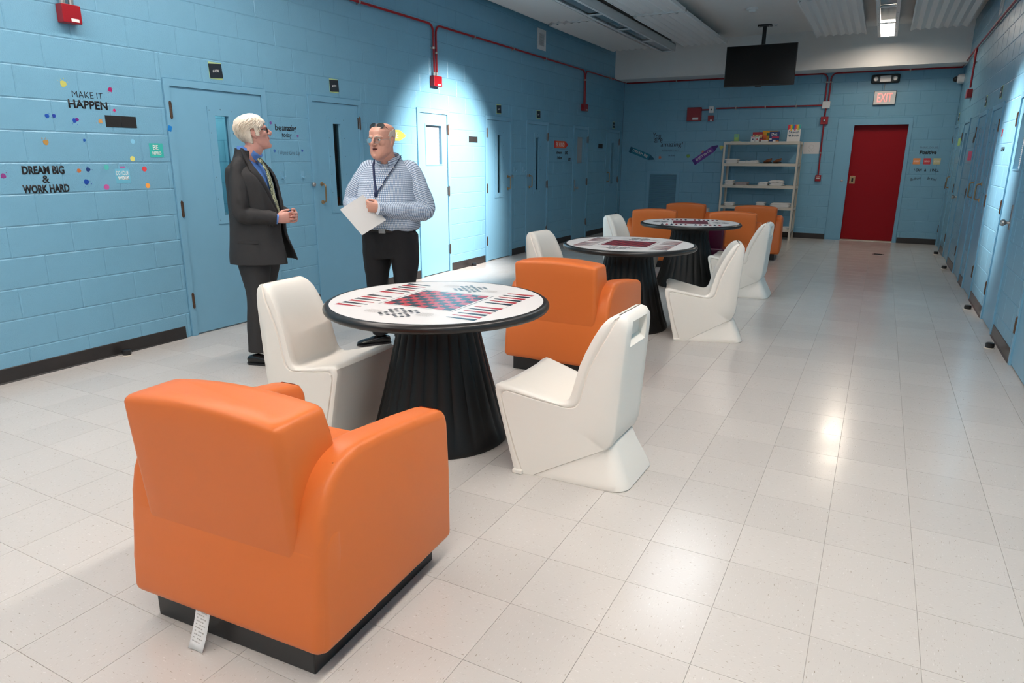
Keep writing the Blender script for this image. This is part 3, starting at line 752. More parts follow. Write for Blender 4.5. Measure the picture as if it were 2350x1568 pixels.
conduit('left', [(12.21, 2.44, .03), (12.21, Z, .03), (14.40, Z, .03)], 'red conduit at the far end of the left wall', straps=((13.5, Z, 0), (13.7, Z, 0)))
conduit('far', [(0.055, Z - .012, .03), (3.89, Z - .012, .03), (3.89, 2.52, .03)], 'red conduit along the far wall behind the television', straps=((1.1, Z - .012, 0), (2.4, Z - .012, 0), (3.89, 2.85, 1)))
conduit('far', [(3.95, 2.52, .03), (3.95, Z - .012, .03), (5.975, Z - .012, .03)], 'red conduit above the exit sign on the far wall', straps=((5.2, Z - .012, 0), (3.95, 2.85, 1)))
conduit('far', [(1.93, 2.45, .03), (3.85, 2.45, .03)], 'red conduit running level to the white box', straps=((2.3, 2.45, 0), (2.85, 2.45, 0), (3.4, 2.45, 0)))
conduit('far', [(1.64, 2.43, .03), (1.79, 2.43, .03)], 'short red conduit stub between the two far wall boxes')
conduit('far', [(3.92, 2.40, .03), (3.915, 2.25, .03)], 'short red conduit between white box and alarm strobe')
conduit('far', [(3.915, 2.12, .03), (3.92, 1.19, .03)], 'vertical red conduit down to the pull station', straps=((3.916, 1.6, 1),))
conduit('right', [(0.0, 3.05, .03), (12.48, 3.05, .03), (12.50, 2.50, .03)], 'red conduit along the right wall dropping to a box', straps=((9.0, 3.05, 0), (10.5, 3.05, 0), (12.495, 2.85, 1)))
conduit('right', [(12.545, 2.9, .03), (12.55, 3.05, .03), (14.42, 3.02, .03)], 'red conduit on the right wall near the far corner', straps=((14.0, 3.025, 0),), fil=.06)
def alarm_box(side, a, b, w, h, d, label, m='red', tagm=True):
    r = wthing(side, a, b, 'alarm_box', label, 'alarm box')
    MB().box(-w / 2, w / 2, -h / 2, h / 2, 0, d, 0.004).build('box_body', M[m], r)
    if tagm: MB().box(-w * .08, w * .34, -h * .42, -h * .25, d, d + 0.001).build('paper_tag', M['paper'], r)
    return r
def glands(r, xs, y):
    for x in xs: MB().tube([(x, y, 0.03), (x, y + 0.045, 0.03)], [0.017, 0.017], 10).build('fitting', M['steel'], r, True)
g = alarm_box('left', 3.0, 2.385, 0.125, 0.115, 0.07, 'red alarm box at top left of the picture'); glands(g, (-0.03, 0.025), 0.057)
conduit('left', [(2.97, 2.47, .03), (2.97, 3.0, .03)], 'red conduit rising from the top left alarm box')
conduit('left', [(3.025, 2.47, .03), (3.025, 3.0, .03)], 'second red conduit rising from the top left alarm box')
g = alarm_box('left', 7.375, 2.375, 0.17, 0.12, 0.065, 'red alarm box high on the brightly lit left wall'); glands(g, (-0.03, 0.02), 0.058)
alarm_box('left', 12.2, 2.38, 0.19, 0.12, 0.065, 'red alarm box high near the far left corner')
alarm_box('right', 12.52, 2.42, 0.22, 0.125, 0.065, 'dark red alarm box on the right wall', tagm=False)
alarm_box('far', 1.505, 2.35, 0.275, 0.26, 0.09, 'large square red box on the far wall')
alarm_box('far', 1.835, 2.265, 0.105, 0.11, 0.06, 'small red box under the white switch')
r = alarm_box('far', 1.835, 2.43, 0.09, 0.125, 0.05, 'white switch plate between two red boxes', 'frame_white', False)
MB().box(-.008, .008, -.016, .016, .05, .056).build('key_slot', M['black'], r)
r = alarm_box('far', 3.918, 2.455, 0.13, 0.125, 0.05, 'white junction box on the far wall conduit', 'frame_white', False)
r = alarm_box('far', 3.918, 2.18, 0.125, 0.135, 0.06, 'red alarm strobe with a bright lens', tagm=False)
MB().ball((0, 0, 0.06), (0.025, 0.028, 0.03), 12).build('strobe_lens', M['steel'], r, True)
r = alarm_box('far', 3.925, 1.14, 0.10, 0.115, 0.05, 'red fire alarm pull station low on the far wall', tagm=False)
MB().box(-.03, .03, -.012, .012, .05, .062, .003).build('pull_bar', M['ink_white'], r)
text_obj('FIRE', M['ink_white'], r, loc=(0, .034, .05), w=.055, h=.016)
o = wthing('far', 1.90, 0.455, 'wall_outlet', 'pale wall outlet low behind the orange chairs', 'outlet')
MB().box(-.04, .04, -.06, .06, 0, .006, .002).build('cover_plate', M['shelf'], o)
MB().box(-.016, .016, -.042, .042, .006, .009).build('sockets', M['frame_white'], o)

# ------------------------------------------------------------------ vents, camera, signs, television
def vent(side, a, b, w, h, label, m='frame_white', n=12, dark='black_matte', bord=0.06):
    r = wthing(side, a, b, 'wall_vent', label, 'vent'); q = MB()
    for x in subtract([(-w / 2, w / 2, -h / 2, h / 2)], (-w / 2 + bord, w / 2 - bord, -h / 2 + bord, h / 2 - bord)): q.box(x[0], x[1], x[2], x[3], 0, 0.012)
    q.build('vent_frame', M[m], r)
    MB().box(-w / 2 + bord, w / 2 - bord, -h / 2 + bord, h / 2 - bord, 0, 0.001).build('vent_opening', M[dark], r)
    s = MB()
    for i in range(n):
        z = -h / 2 + bord + (i + .5) * (h - 2 * bord) / n; t = (h - 2 * bord) / n * .30
        s.prism([(z - t, 0.001), (z - t * .2, 0.001), (z + t, 0.012), (z + t * .2, 0.012)], 'x', -w / 2 + bord, w / 2 - bord)
    tag(s.build('vent_slats', M[m], r), kind='stuff'); return r
vent('left', 10.39, 3.275, 0.30, 0.30, 'white wall vent high on the left wall')
vent('right', 10.5, 3.27, 0.30, 0.24, 'pale wall vent high on the right wall')
vent('far', 0.935, 0.78, 0.69, 0.90, 'large blue louvered grille low on the far wall', 'door', 40, 'screw', 0.06)
r = wthing('far', 4.835, 2.865, 'emergency_light', 'smoked twin head emergency light above the exit sign', 'emergency light')
M['smoke'] = mat('smoked_plastic', (0.02, 0.025, 0.027, 1), 0.12)
MB().box(-.225, .225, -.078, .078, 0, .06, .03, 4).build('light_housing', M['smoke'], r, True)
MB().box(-.19, .19, -.055, .055, .055, .064, .004).build('smoked_cover', M['smoke'], r)
for x in (-.15, .15): MB().lathe([(.035, .062), (.04, .066), (.03, .072), (.001, .07)], 16, x, 0, 'n').build('lamp_head', M['steel'], r, True)
MB().box(-.085, .085, -.05, .05, .062, .067).build('reflector_panel', M['steel'], r)
MB().tube([(0, -.078, .02), (-.003, -.2, .02)], [.006, .006], 8).build('hanging_cord', M['steel'], r, True)
r = wthing('far', 4.86, 2.545, 'exit_sign', 'white sign with red glowing EXIT above the red door', 'exit sign')
MB().box(-.175, .175, -.118, .118, 0, .05, .004).build('sign_body', M['black'], r)
MB().box(-.168, .168, -.11, .11, .05, .053).build('sign_face', M['ink_white'], r)
text_obj('EXIT', M['exit_glow'], r, loc=(0, .005, .053), w=.235, h=.15, off=.012)
r = wthing('right', 14.28, 2.80, 'security_camera', 'white dome camera in the far right corner', 'camera')
MB().lathe([(.001, 0), (.075, 0), (.078, .03), (.07, .085), (.05, .10), (.001, .10)], 20, 0, 0, 'n').build('camera_mount', M['frame_white'], r, True)
MB().ball((0, -0.005, .11), (.047, .047, .05), 14).build('dome', M['black'], r, True)
r = thing('television', 'black flat television hanging from the ceiling on a pole', 'television', (2.955, 12.86, CEIL))
MB().box(-.11, .11, -.06, .06, -.03, 0, .004).build('ceiling_plate', M['black'], r)
for x in (-.08, .08): MB().tube([(x, -.05, -.03), (x, -.05, -.055)], [.008, .008], 8).build('bolt', M['steel'], r)
MB().tube([(0, 0, -.02), (0, 0, -.60)], [.032, .032], 14).build('drop_pole', M['black'], r, True)
MB().box(-.2, .2, -.10, -.035, -.78, -.52, .006).build('wall_bracket', M['black'], r)
t = MB().box(-.565, .565, -.145, -.10, -.985, -.335, .006).build('television_body', M['black'], r)
MB().box(-.553, .553, -.1475, -.144, -.968, -.347).build('screen', M['screen'], t)
MB().box(-.05, .05, -.146, -.11, -1.0, -.983, .003).build('sensor_bar', M['black'], t)
t.rotation_euler = (math.radians(-2.0), 0, 0)
r = thing('smoke_detector', 'white smoke detector on the ceiling in front of the television', 'smoke detector', (2.975, 11.45, CEIL))
MB().lathe([(.001, -.055), (.035, -.055), (.045, -.045), (.05, -.03), (.085, -.025), (.085, 0), (.001, 0)], 22).build('detector_body', M['frame_white'], r, True)
r = thing('sprinkler_head', 'small white sprinkler beside the television pole', 'sprinkler', (3.12, 12.9, CEIL))
MB().lathe([(.001, -.035), (.03, -.035), (.018, -.03), (.01, -.012), (.035, -.01), (.035, 0), (.001, 0)], 14).build('sprinkler_body', M['frame_white'], r, True)

# ------------------------------------------------------------------ floor stops, drain
for x, y, lb in ((.07, 3.03, 'black rubber door stop on the floor by the left baseboard'), (.07, 8.17, 'black rubber door stop below the bright left wall'),
                 (5.92, 12.95, 'farthest black door stop along the right wall'), (5.92, 11.2, 'second farthest black door stop along the right wall'), (5.93, 8.16, 'second nearest black door stop along the right wall'), (5.93, 6.48, 'nearest black door stop along the right wall')):
    r = thing('door_stop', lb, 'door stop', (x, y, 0))
    MB().lathe([(.001, 0), (.036, 0), (.036, .004), (.03, .006), (.001, .006)], 16).build('stop_base', M['shelf'], r)
    MB().lathe([(.001, .006), (.03, .006), (.033, .02), (.031, .042), (.024, .046), (.001, .046)], 16).build('rubber_bumper', M['black'], r, True)
r = thing('floor_drain', 'round floor drain in front of the red door', 'floor drain', (5.09, 12.46, 0))
MB().lathe([(.001, .0), (.085, .0), (.085, .003), (.075, .004), (.001, .0035)], 24).build('drain_ring', M['steel'], r)
s = MB()
for i in range(-3, 4): s.box(-.06, .06, i * .018 - .004, i * .018 + .004, .0036, .0046)
tag(s.build('drain_slots', M['black_matte'], r), kind='stuff')

# ------------------------------------------------------------------ game tables
def flat(m, pts, z=0.0): m.poly([(x, y, z) for x, y in pts])
def make_table():
    r = thing('game_table', 't', 'table')
    ro = 0.585; zt = 0.745
    MB().lathe([(.001, zt - .03), (.553, zt - .03), (.553, zt), (.001, zt)], 64).build('laminate_top', M['laminate'], r)
    pr = [(.40, zt - .045), (.545, zt - .045)]
    for i in range(9):
        t = -PI / 2 + PI * i / 8; pr.append((ro - .022 + .022 * math.cos(t), zt - .022 + .022 * math.sin(t)))
    pr += [(.553, zt + .0005), (.553, zt - .03), (.40, zt - .03)]
    rows = [[(q * math.cos(2 * PI * k / 72), q * math.sin(2 * PI * k / 72), z) for k in range(72)] for q, z in pr]
    MB().grid(rows + [rows[0]], True).build('edge_band', M['edge'], r, True, 50)
    MB().lathe([(.001, zt - .05), (.43, zt - .05), (.45, zt - .035), (.001, zt - .035)], 48).build('underside_disc', M['black'], r)
    m = MB(); rows = []                                            # fluted pedestal
    prof = [(.0, .365), (.012, .372), (.03, .37), (.10, .345), (.28, .295), (.46, .250), (.58, .222), (.63, .215), (.665, .222), (.69, .25), (.70, .29)]
    for z, q in prof:
        row = []
        for k in range(192):
            a = 2 * PI * k / 192; u = (k % 8) / 8
            amp = .010 if .04 < z < .66 else .0
            fl = amp * (abs(math.sin(PI * u)) ** .6 - 1)
            row.append(((q + fl) * math.cos(a), (q + fl) * math.sin(a), z))
        rows.append(row)
    m.grid(rows, True, True, True).build('pedestal', M['pedestal'], r, True, 40)
    z = zt + .0006; oy = 0.0; e = .2; q = e / 4
    dk, rdm = MB(), MB()
    for i in range(8):
        for j in range(8):
            x, y = -e + i * q, -e + j * q + oy
            flat(dk if (i + j) % 2 else rdm, [(x, y), (x + q, y), (x + q, y + q), (x, y + q)], z)
    b = dk.build('checkerboard', M['print_dark'], r); b['kind'] = 'stuff'; b['label'] = 'black squares of the checkerboard print'
    b = rdm.build('checkerboard', M['print_red'], r); b['kind'] = 'stuff'; b['label'] = 'red squares of the checkerboard print'
    ln = MB(); t = .0016; E = .217
    for s in (-1, 1):
        flat(ln, [(s * E - t, -E), (s * E + t, -E), (s * E + t, E), (s * E - t, E)], z)
        for k in range(72):
            a = -E + 2 * E * k / 72
            flat(ln, [(a, s * E - t), (a + .003, s * E - t), (a + .003, s * E + t), (a, s * E + t)], z)
    tag(ln.build('border_line', M['print_dark'], r), kind='stuff')
    pd, pr_ = MB(), MB()
    for s in (-1, 1):
        for k in range(12):
            yc = -.318 + .0525 * k + (.058 if k >= 6 else 0)
            (pd if (k + (s > 0)) % 2 else pr_)
            mm = pd if (k + (s > 0)) % 2 else pr_
            xa, xb = s * .405, s * .245
            flat(mm, [(xa, yc - .0175), (xa, yc + .0175), (xb + s * .012, yc + .0065), (xb, yc), (xb + s * .012, yc - .0065)], z)
        flat(pd, [(s * .405, -.03), (s * .405 - s * .001, -.03), (s * .405 - s * .001, .03), (s * .405, .03)], z)
    b = pd.build('backgammon_points', M['print_dark'], r); b['kind'] = 'stuff'; b['label'] = 'black backgammon points printed on the table top'
    b = pr_.build('backgammon_points', M['print_red'], r); b['kind'] = 'stuff'; b['label'] = 'red backgammon points printed on the table top'
    pg = MB(); tx = MB()
    for s in (-1, 1):
        for i in range(-3, 4):
            for j in range(-3, 4):
                if (abs(i) > 1 and abs(j) > 1) or (i == 0 and j == 0): continue
                u, v = i * .029, j * .029; x, y = (u - v) * .7071, (u + v) * .7071
                flat(pg, [(x + .0105 * math.cos(2 * PI * k / 10), s * .347 + y + .0105 * math.sin(2 * PI * k / 10)) for k in range(10)], z)
                if i > -3 and not (abs(i - 1) > 1 and abs(j) > 1): 
                    x2, y2 = (u - .029 - v) * .7071, (u - .029 + v) * .7071; n = .0012
                    flat(pg, [(x - n, s * .347 + y + n), (x2 - n, s * .347 + y2 + n), (x2 + n, s * .347 + y2 - n), (x + n, s * .347 + y - n)], z)
        for sx in (-1, 1):
            for k in range(6):
                w = .05 - .006 * abs(k - 2.5); yy = s * .347 - sx * s * .02 + .011 * (k - 2.5)
                for g in range(6):
                    x = sx * .135 - w + g * w / 3
                    flat(tx, [(x, yy - .0022), (x + w / 4, yy - .0022), (x + w / 4, yy + .0022), (x, yy + .0022)], z)
    tag(pg.build('peg_pattern', M['print_dark'], r), kind='stuff')
    tag(tx.build('fine_print', M['print_grey'], r), kind='stuff')
    return r
tb = make_table(); TB = [(3.015, 2.905, 0.03), (3.095, 5.80, 0.05), (3.05, 8.20, math.radians(-76))]
TL = ('round game table with checkerboard top nearest the camera', 'middle round game table behind the bright orange chair', 'farthest round game table in front of the dark orange chairs')
for k, (x, y, rz) in enumerate(TB):
    o = tb if k == 0 else copy_tree(tb)
    o.location = (x, y, 0); o.rotation_euler = (0, 0, rz); tag(o, TL[k], 'table', 'round game tables')

# ------------------------------------------------------------------ moulded side chairs (x: front to back, y: width)
def resample(P, n):
    P = [Vector(p) for p in P]; d = [0]
    for i in range(1, len(P)): d.append(d[-1] + (P[i] - P[i - 1]).length)
    out = []; j = 0
    for k in range(n):
        t = d[-1] * k / (n - 1)
        while j < len(P) - 2 and d[j + 1] < t: j += 1
        s = (t - d[j]) / max(d[j + 1] - d[j], 1e-9); out.append(P[j].lerp(P[j + 1], min(1, max(0, s))))
    return out
def hw(u): return 0.262 - 0.168 * min(1.0, max(0.0, (u + 0.09) / 0.60)) * 0.60
def make_chair():
    r = thing('side_chair', 'c', 'chair')
    f3 = lambda a: [(x, 0, z) for x, z in a]
    up = fillet(f3([(0, 0), (-.108, .452), (.252, .372), (.315, .60)]), .055, 8)[:-1] + [Vector(q) for q in f3([(.300, .56), (.325, .625), (.36, .70), (.395, .762), (.420, .790), (.440, .803), (.462, .808)])]
    lo_f = fillet(f3([(.105, 0), (.452, .185), (.478, .25), (.512, .77), (.502, .794), (.486, .805), (.468, .808)]), .02, 4)
    NU = 56; U = resample(up, NU)
    Lp = resample(lo_f, NU)
    # pair by a smooth correspondence: bottom line with front, back with seat and backrest
    def at(P, t):
        i = min(int(t * (len(P) - 1)), len(P) - 2); s = t * (len(P) - 1) - i; return P[i].lerp(P[i + 1], s)
    LL = resample(lo_f, 400); ts = [0, .30, .52, .75, 1.0]; tl = [0, .15, .38, .62, 1.0]
    def mp(t):
        for i in range(4):
            if t <= ts[i + 1] + 1e-9: return tl[i] + (tl[i + 1] - tl[i]) * (t - ts[i]) / (ts[i + 1] - ts[i])
        return 1.0
    rows = []
    for k in range(NU):
        t = k / (NU - 1); u = U[k]; l = at(LL, mp(t)); d = u - l; ln = max(d.length, .003); dn = d / d.length if d.length > 1e-6 else Vector((0, 0, 1))
        wu, wl = hw(u.x), hw(l.x)
        tp = min(1.0, max(0.0, (t - .90) / .10)); rnd = 0.030 * tp * tp              # rounded top corners
        wu -= rnd; wl -= rnd
        dip = .020 * math.sin(PI * min(1, max(0, (t - .22) / .78)))
        half = []
        band = min(.045, ln * .35)
        def pt(v, s_, off=0.0):                                  # s_ = distance below the upper edge
            s_ = min(s_, ln); p = u - dn * s_; return Vector((p.x, v, p.z))
        wid = lambda s_: wu + (wl - wu) * min(1, s_ / ln)
        side = [pt(wid(ln) - .010, ln), pt(wid(ln - .008), ln - .008), pt(wid(ln * .6), ln * .6 if ln * .6 > band + .012 else band + .012), pt(wid(band) - .0005, band + .010), pt(wid(band) - .008, band + .005), pt(wid(band) - .008, band + .002), pt(wid(band) - .001, band - .003), pt(wid(.03), .026), pt(wid(.0) - .009, .004), pt(wid(0) - .017, 0.0)]
        top = []
        for v, q in ((wid(0) - .040, .001), (wid(0) - .055, .3), (wid(0) * .62, .75), (wid(0) * .32, .95)): top.append((v, dip * q))
        R = side + [pt(v, q) for v, q in top] + [pt(0, dip)]
        Lf = [Vector((p.x, -p.y, p.z)) for p in reversed(R[:-1])]
        bot = [pt(-wl * .62, ln), pt(-wl * .60, ln), pt(0, ln), pt(wl * .60, ln), pt(wl * .62, ln)]
        row = R + Lf + bot
        rows.append(row)
    # handle slot pressed into the back near the top
    n0 = len(rows[0])
    for row in rows:
        for j in range(n0 - 4, n0 - 1):
            p = row[j]
            if .685 < p.z < .752 and p.x > .45: p.x -= .035
    m = MB(); m.grid(rows, True, True, True)
    m.build('seat_shell', M['cream'], r, True, 48)
    ft = MB(); rows = []
    for z, x1, wr, rad in ((0.0, .548, .206, .075), (.006, .553, .209, .078), (.03, .545, .203, .078), (.08, .522, .184, .07), (.13, .496, .166, .06), (.175, .474, .154, .05), (.205, .462, .148, .045)):
        x0 = min(.105 + z * 1.876 - .006, .43); wf = hw(x0) - .006; out = []
        for sgn in (1, -1):
            seq = []
            for k in range(7):
                a = PI / 2 * k / 6; seq.append((x1 - rad + rad * math.cos(a), sgn * (wr - rad + rad * math.sin(a)), z))
            seq.append(((x0 + x1 - rad) / 2, sgn * (wf + wr) / 2, z)); seq.append((x0, sgn * wf, z))
            out += seq if sgn > 0 else seq[::-1]
        rows.append(out)
    ft.grid(rows, True, True, True); ft.build('foot', M['cream'], r, True, 50)
    nb = MB()
    for s in (-1, 1): nb.box(-.002, .05, s * .225 - .03, s * .225 + .03, 0, .02, .004)
    nb.build('glide', M['cream'], r)
    return r
ch = make_chair()
CH = [(2.585, 2.721, 182.7, 'cream moulded chair left of the nearest game table, facing right'), (3.602, 2.904, -1.5, 'cream moulded chair right of the nearest game table, its back to the aisle'),
      (2.653, 5.782, 173.6, 'cream moulded chair left of the middle game table'), (3.562, 5.724, 13.9, 'cream moulded chair right of the middle game table'),
      (2.575, 8.023, 173.1, 'cream moulded chair left of the farthest game table'), (3.50, 7.89, -0.6, 'cream moulded chair right of the farthest game table')]
for k, (x, y, dg, lb) in enumerate(CH):
    o = ch if k == 0 else copy_tree(ch)
    o.location = (x, y, 0); o.rotation_euler = (0, 0, math.radians(dg)); tag(o, lb, 'chair', 'cream moulded chairs')

# ------------------------------------------------------------------ orange lounge chairs (back towards -y)
def make_lounge():
    r = thing('lounge_chair', 'l', 'armchair')
    MB().prism([(-.325, 0), (.325, 0), (.325, .655), (-.325, .655)], 'z', 0.0, .13, .004, 2).build('plinth', M['black'], r)
    m = MB(); arm = fillet([(0, -.035, .10), (0, -.004, .46), (0, .075, .625), (0, .22, .665), (0, .695, .605), (0, .705, .35), (0, .69, .10)], .06, 6)
    body = [(-.035, .10), (.018, .36), (.04, .50), (.15, .52), (.15, .43), (.66, .435), (.69, .40), (.68, .10)]
    m.prism(body, 'x', -.375, .375, .022, 4)
    m.prism([(-.040, .094), (-.030, .22), (-.012, .36), (-.002, .43), (.03, .47), (.10, .47), (.10, .094)], 'x', -.387, .387, .034, 6)
    m.build('lower_body', M['orange'], r, True, 60)
    for s in (-1, 1):
        a = MB(); pts = [(-.030, .095), (-.016, .30), (-.002, .44), (.014, .51), (.040, .57), (.080, .62), (.130, .648), (.20, .66), (.30, .653), (.50, .63), (.66, .607), (.690, .590), (.702, .55), (.706, .36), (.695, .12), (.685, .095)]
        # tapered arm: slightly thinner at the top
        A = []; B = []
        x0, x1 = s * .392, s * .262
        a.prism(pts, 'x', min(x0, x1), max(x0, x1), .030, 5)
        for v in a.b.verts:
            k = max(0, (v.co.z - .1) / .55); 
            if abs(v.co.x) > .33: v.co.x -= s * .012 * k
        a.build('armrest', M['orange'], r, True, 60)
    b = MB(); rows = []
    # backrest: leaning slab, wider crown at the top
    prof = [(.300, .005, .25), (.335, -.006, .25), (.42, -.012, .238), (.55, -.024, .215), (.70, -.036, .178), (.760, -.040, .158)]
    def sec(z, yb, yf, w, rad, crown):
        out = []; n = 6; N = 10
        for cx, cy, a0 in ((w - rad, yf - rad, 0), (-w + rad, yf - rad, PI / 2), (-w + rad, yb + rad, PI), (w - rad, yb + rad, 1.5 * PI)):
            for k in range(n):
                a = a0 + PI / 2 * k / (n - 1); x = cx + rad * math.cos(a); out.append((x, cy + rad * math.sin(a), z + crown * (1 - (x / w) ** 2)))
            if a0 in (0, PI):
                sg = -1 if a0 == 0 else 1; yy = yf if a0 == 0 else yb
                for k in range(1, N):
                    x = -sg * (-w + rad) * 1.0; x = (w - rad) * (1 - 2 * k / N) * (1 if a0 == 0 else -1); out.append((x, yy, z + crown * (1 - (x / w) ** 2)))
        return out
    for z, yb, yf in prof: rows.append(sec(z, yb, yf, .302 if z < .7 else .303, .028, .018 * max(0, (z - .5) / .27)))
    for k, (dz, ins) in enumerate(((.010, .003), (.018, .010), (.023, .022), (.025, .05))):
        rows.append(sec(.760 + dz, -.040 + ins, .158 - ins, .303 - ins, max(.012, .028 - ins * .3), .018 + .003))
    b.grid(rows, True, True, True).build('backrest', M['orange'], r, True, 60)
    s = MB(); s.box(-.262, .262, .12, .685, .36, .455, .03, 4); s.build('seat', M['orange'], r, True, 60)
    return r
lc = make_lounge()
LC = [(3.386, 1.186, 3.1, 'large orange lounge chair in the foreground with its back to the camera'), (3.13, 4.154, -.6, 'bright orange lounge chair between the nearest and middle tables'),
      (2.272, 9.355, 11.3, 'orange lounge chair behind the farthest table, left of the near pair'), (2.30, 10.978, 5.3, 'orange lounge chair in the back row, left one near the wall grille'),
      (3.312, 9.431, 9.1, 'orange lounge chair behind the farthest table, right of the near pair'), (3.379, 10.861, 4.5, 'orange lounge chair in the back row, right one before the shelf')]
for k, (x, y, dg, lb) in enumerate(LC):
    o = lc if k == 0 else copy_tree(lc)
    o.location = (x, y, 0); o.rotation_euler = (0, 0, math.radians(dg)); tag(o, lb, 'armchair', 'orange lounge chairs')
# care tag under the back of the foreground chair
ct = MB(); rows = []
for k in range(8):
    t = k / 7; z = .118 - .118 * t; yy = -.024 - .008 * math.sin(t * 3.0) - .05 * t * t
    rows.append([(-.108 + .006 * t, yy - .003, z), (-.080 + .006 * t, yy, z - .003), (-.052 + .006 * t, yy - .001, z - .005)])
ct.grid(rows); me = ct.b
tg = ct.build('care_tag', M['paper'], lc, True); tg.location = (0, 0, .006)
sol = tg.modifiers.new('s', 'SOLIDIFY'); sol.thickness = .0008
tp = MB()
for k in range(11):
    t = .08 + .075 * k; z = .118 - .118 * t; yy = -.024 - .008 * math.sin(t * 3.0) - .05 * t * t - .0026
    x = -.100 + .006 * t
    for g in range(5):
        if (k * 3 + g) % 6 == 4: continue
        x0 = x + g * .008; dz = -.0015 * (g / 2)
        tp.poly([(x0, yy, z + .0022 + dz), (x0 + .006, yy, z + .0022 + dz), (x0 + .006, yy - .0003, z - .0022 + dz), (x0, yy - .0003, z - .0022 + dz)])
p = tp.build('tag_print', M['print_grey'], tg)
# burgundy seat glimpsed behind the farthest table
r = thing('burgundy_seat', 'burgundy plastic seat half hidden behind the farthest game table', 'chair', (3.13, 9.0, 0), .1)
MB().box(-.22, .17, -.10, .16, .33, .66, .03, 4).build('backrest', M['burgundy'], r, True, 60)
MB().box(-.23, .20, -.14, .20, .26, .37, .03, 4).build('seat', M['burgundy'], r, True, 60)
for x in (-.16, .02):
    for y in (-.06, .12): MB().tube([(x, y, 0), (x, y, .28)], [.016, .016], 10).build('leg', M['black'], r, True)

# ------------------------------------------------------------------ metal shelf and what lies on it
SX0, SX1, SY0, SY1 = 2.235, 3.60, 13.86, 14.36
r = thing('metal_shelf', 'cream steel shelving unit against the far wall', 'shelf', (SX0, SY0, 0)); sw, sd = SX1 - SX0, SY1 - SY0
for x in (0, sw - .04):
    for y in (0, sd - .04):
        q = MB(); s = 1 if x == 0 else -1; t = 1 if y == 0 else -1
        cx, cy = (x if s > 0 else x + .04), (y if t > 0 else y + .04)
        q.box(min(cx, cx + s * .04), max(cx, cx + s * .04), min(cy, cy + t * .004), max(cy, cy + t * .004), 0, 1.80)
        q.box(min(cx, cx + s * .004), max(cx, cx + s * .004), min(cy, cy + t * .04), max(cy, cy + t * .04), 0, 1.80)
        for k in range(18): q.lathe([(.006, 0), (.006, .001), (.001, .001)], 6, 0, 0) if False else None
        q.build('post', M['shelf'], r)
SH = (.205, .605, 1.0, 1.405, 1.80)
for z in SH:
    q = MB(); q.box(.005, sw - .005, .005, sd - .005, z - .006, z); 
    for y in (.003, sd - .009): q.box(.004, sw - .004, y, y + .006, z - .05, z)
    for x in (.004, sw - .01): q.box(x, x + .006, .005, sd - .005, z - .05, z)
    q.build('shelf_board', M['shelf'], r)
lab = MB()
for z, xs in ((1.775, (.10, .38)), (1.38, (.07, .36)), (.975, (.05, .22, .43, .62, .82, 1.05)), (.58, (.09, 1.08))):
    for x in xs:
        for g in range(4): lab.box(x + g * .018, x + g * .018 + .013, -.0012, .004, z - .006, z + .006)
tag(lab.build('shelf_labels', M['print_grey'], r), kind='stuff')
def box_item(name, x, y, z, w, d, h, col, label, cat, rz=0.0, tilt=0.0, bits=()):
    key = 'box_%02x%02x%02x' % tuple(col)
    if key not in M: M[key] = mat(key, lin(*col), 0.45)
    t = thing(name, label, cat, (x, y, z), rz)
    b = MB().box(-w / 2, w / 2, -d / 2, d / 2, 0, h, .002).build('carton', M[key], t); b.rotation_euler.x = tilt
    for bx0, bx1, bz0, bz1, c in bits:
        k2 = 'box_%02x%02x%02x' % tuple(c)
        if k2 not in M: M[k2] = mat(k2, lin(*c), 0.45)
        MB().box(bx0, bx1, -d / 2 - .0012, -d / 2 + .001, bz0, bz1).build('printed_panel', M[k2], b)
    return t, b
ZT = 1.801
box_item('paper_carton', 2.42, 14.12, ZT + .012, .085, .06, .135, (150, 200, 130), 'pale green carton standing at the left end of the top shelf', 'box', bits=((-.03, .03, .03, .07, (170, 205, 110)), (-.03, .03, .08, .12, (120, 190, 160))))
box_item('paper_pad', 2.43, 14.05, ZT, .18, .14, .012, (190, 185, 170), 'flat pale pad under the green carton', 'paper')
box_item('playing_card_box', 2.755, 13.93, ZT, .072, .03, .098, (225, 225, 225), 'white playing card box with a blue mark on the top shelf', 'card box', bits=((-.03, .03, .078, .092, (215, 120, 140)), (-.012, .012, .03, .055, (40, 60, 110))))
box_item('playing_card_box', 2.832, 13.93, ZT, .072, .03, .098, (225, 222, 220), 'white playing card box with a red mark on the top shelf', 'card box', bits=((-.03, .03, .078, .092, (150, 170, 120)), (-.012, .012, .03, .055, (200, 50, 60))))
box_item('domino_box', 2.82, 14.045, ZT, .18, .06, .175, (175, 25, 40), 'red domino game box behind the playing cards', 'game box', -.1, bits=((-.085, .09, .07, .13, (225, 190, 140)), (-.06, -.03, .085, .115, (60, 30, 30)), (.01, .04, .09, .12, (60, 30, 30))))
box_item('playing_card_box', 2.905, 13.965, ZT, .05, .03, .07, (40, 45, 60), 'dark playing card box between white box and yellow box', 'card box', bits=((-.02, .02, .02, .05, (190, 60, 70)),))
box_item('crayon_box', 3.035, 14.10, ZT, .27, .07, .20, (225, 165, 20), 'large yellow crayon box in the middle of the top shelf', 'crayon box', bits=((-.06, .07, .11, .16, (60, 110, 60)), (-.13, -.06, .03, .12, (230, 110, 40)), (.0, .05, .04, .08, (120, 120, 150))))
t, b = box_item('game_box', 3.13, 13.95, ZT, .175, .035, .178, (25, 50, 110), 'dark blue game box with white letters on the top shelf', 'game box', bits=((-.04, .085, .06, .09, (190, 45, 80)), (-.085, -.04, .03, .06, (225, 225, 225)), (-.02, .03, .0, .03, (225, 225, 225)), (.03, .085, .0, .02, (190, 120, 60))))
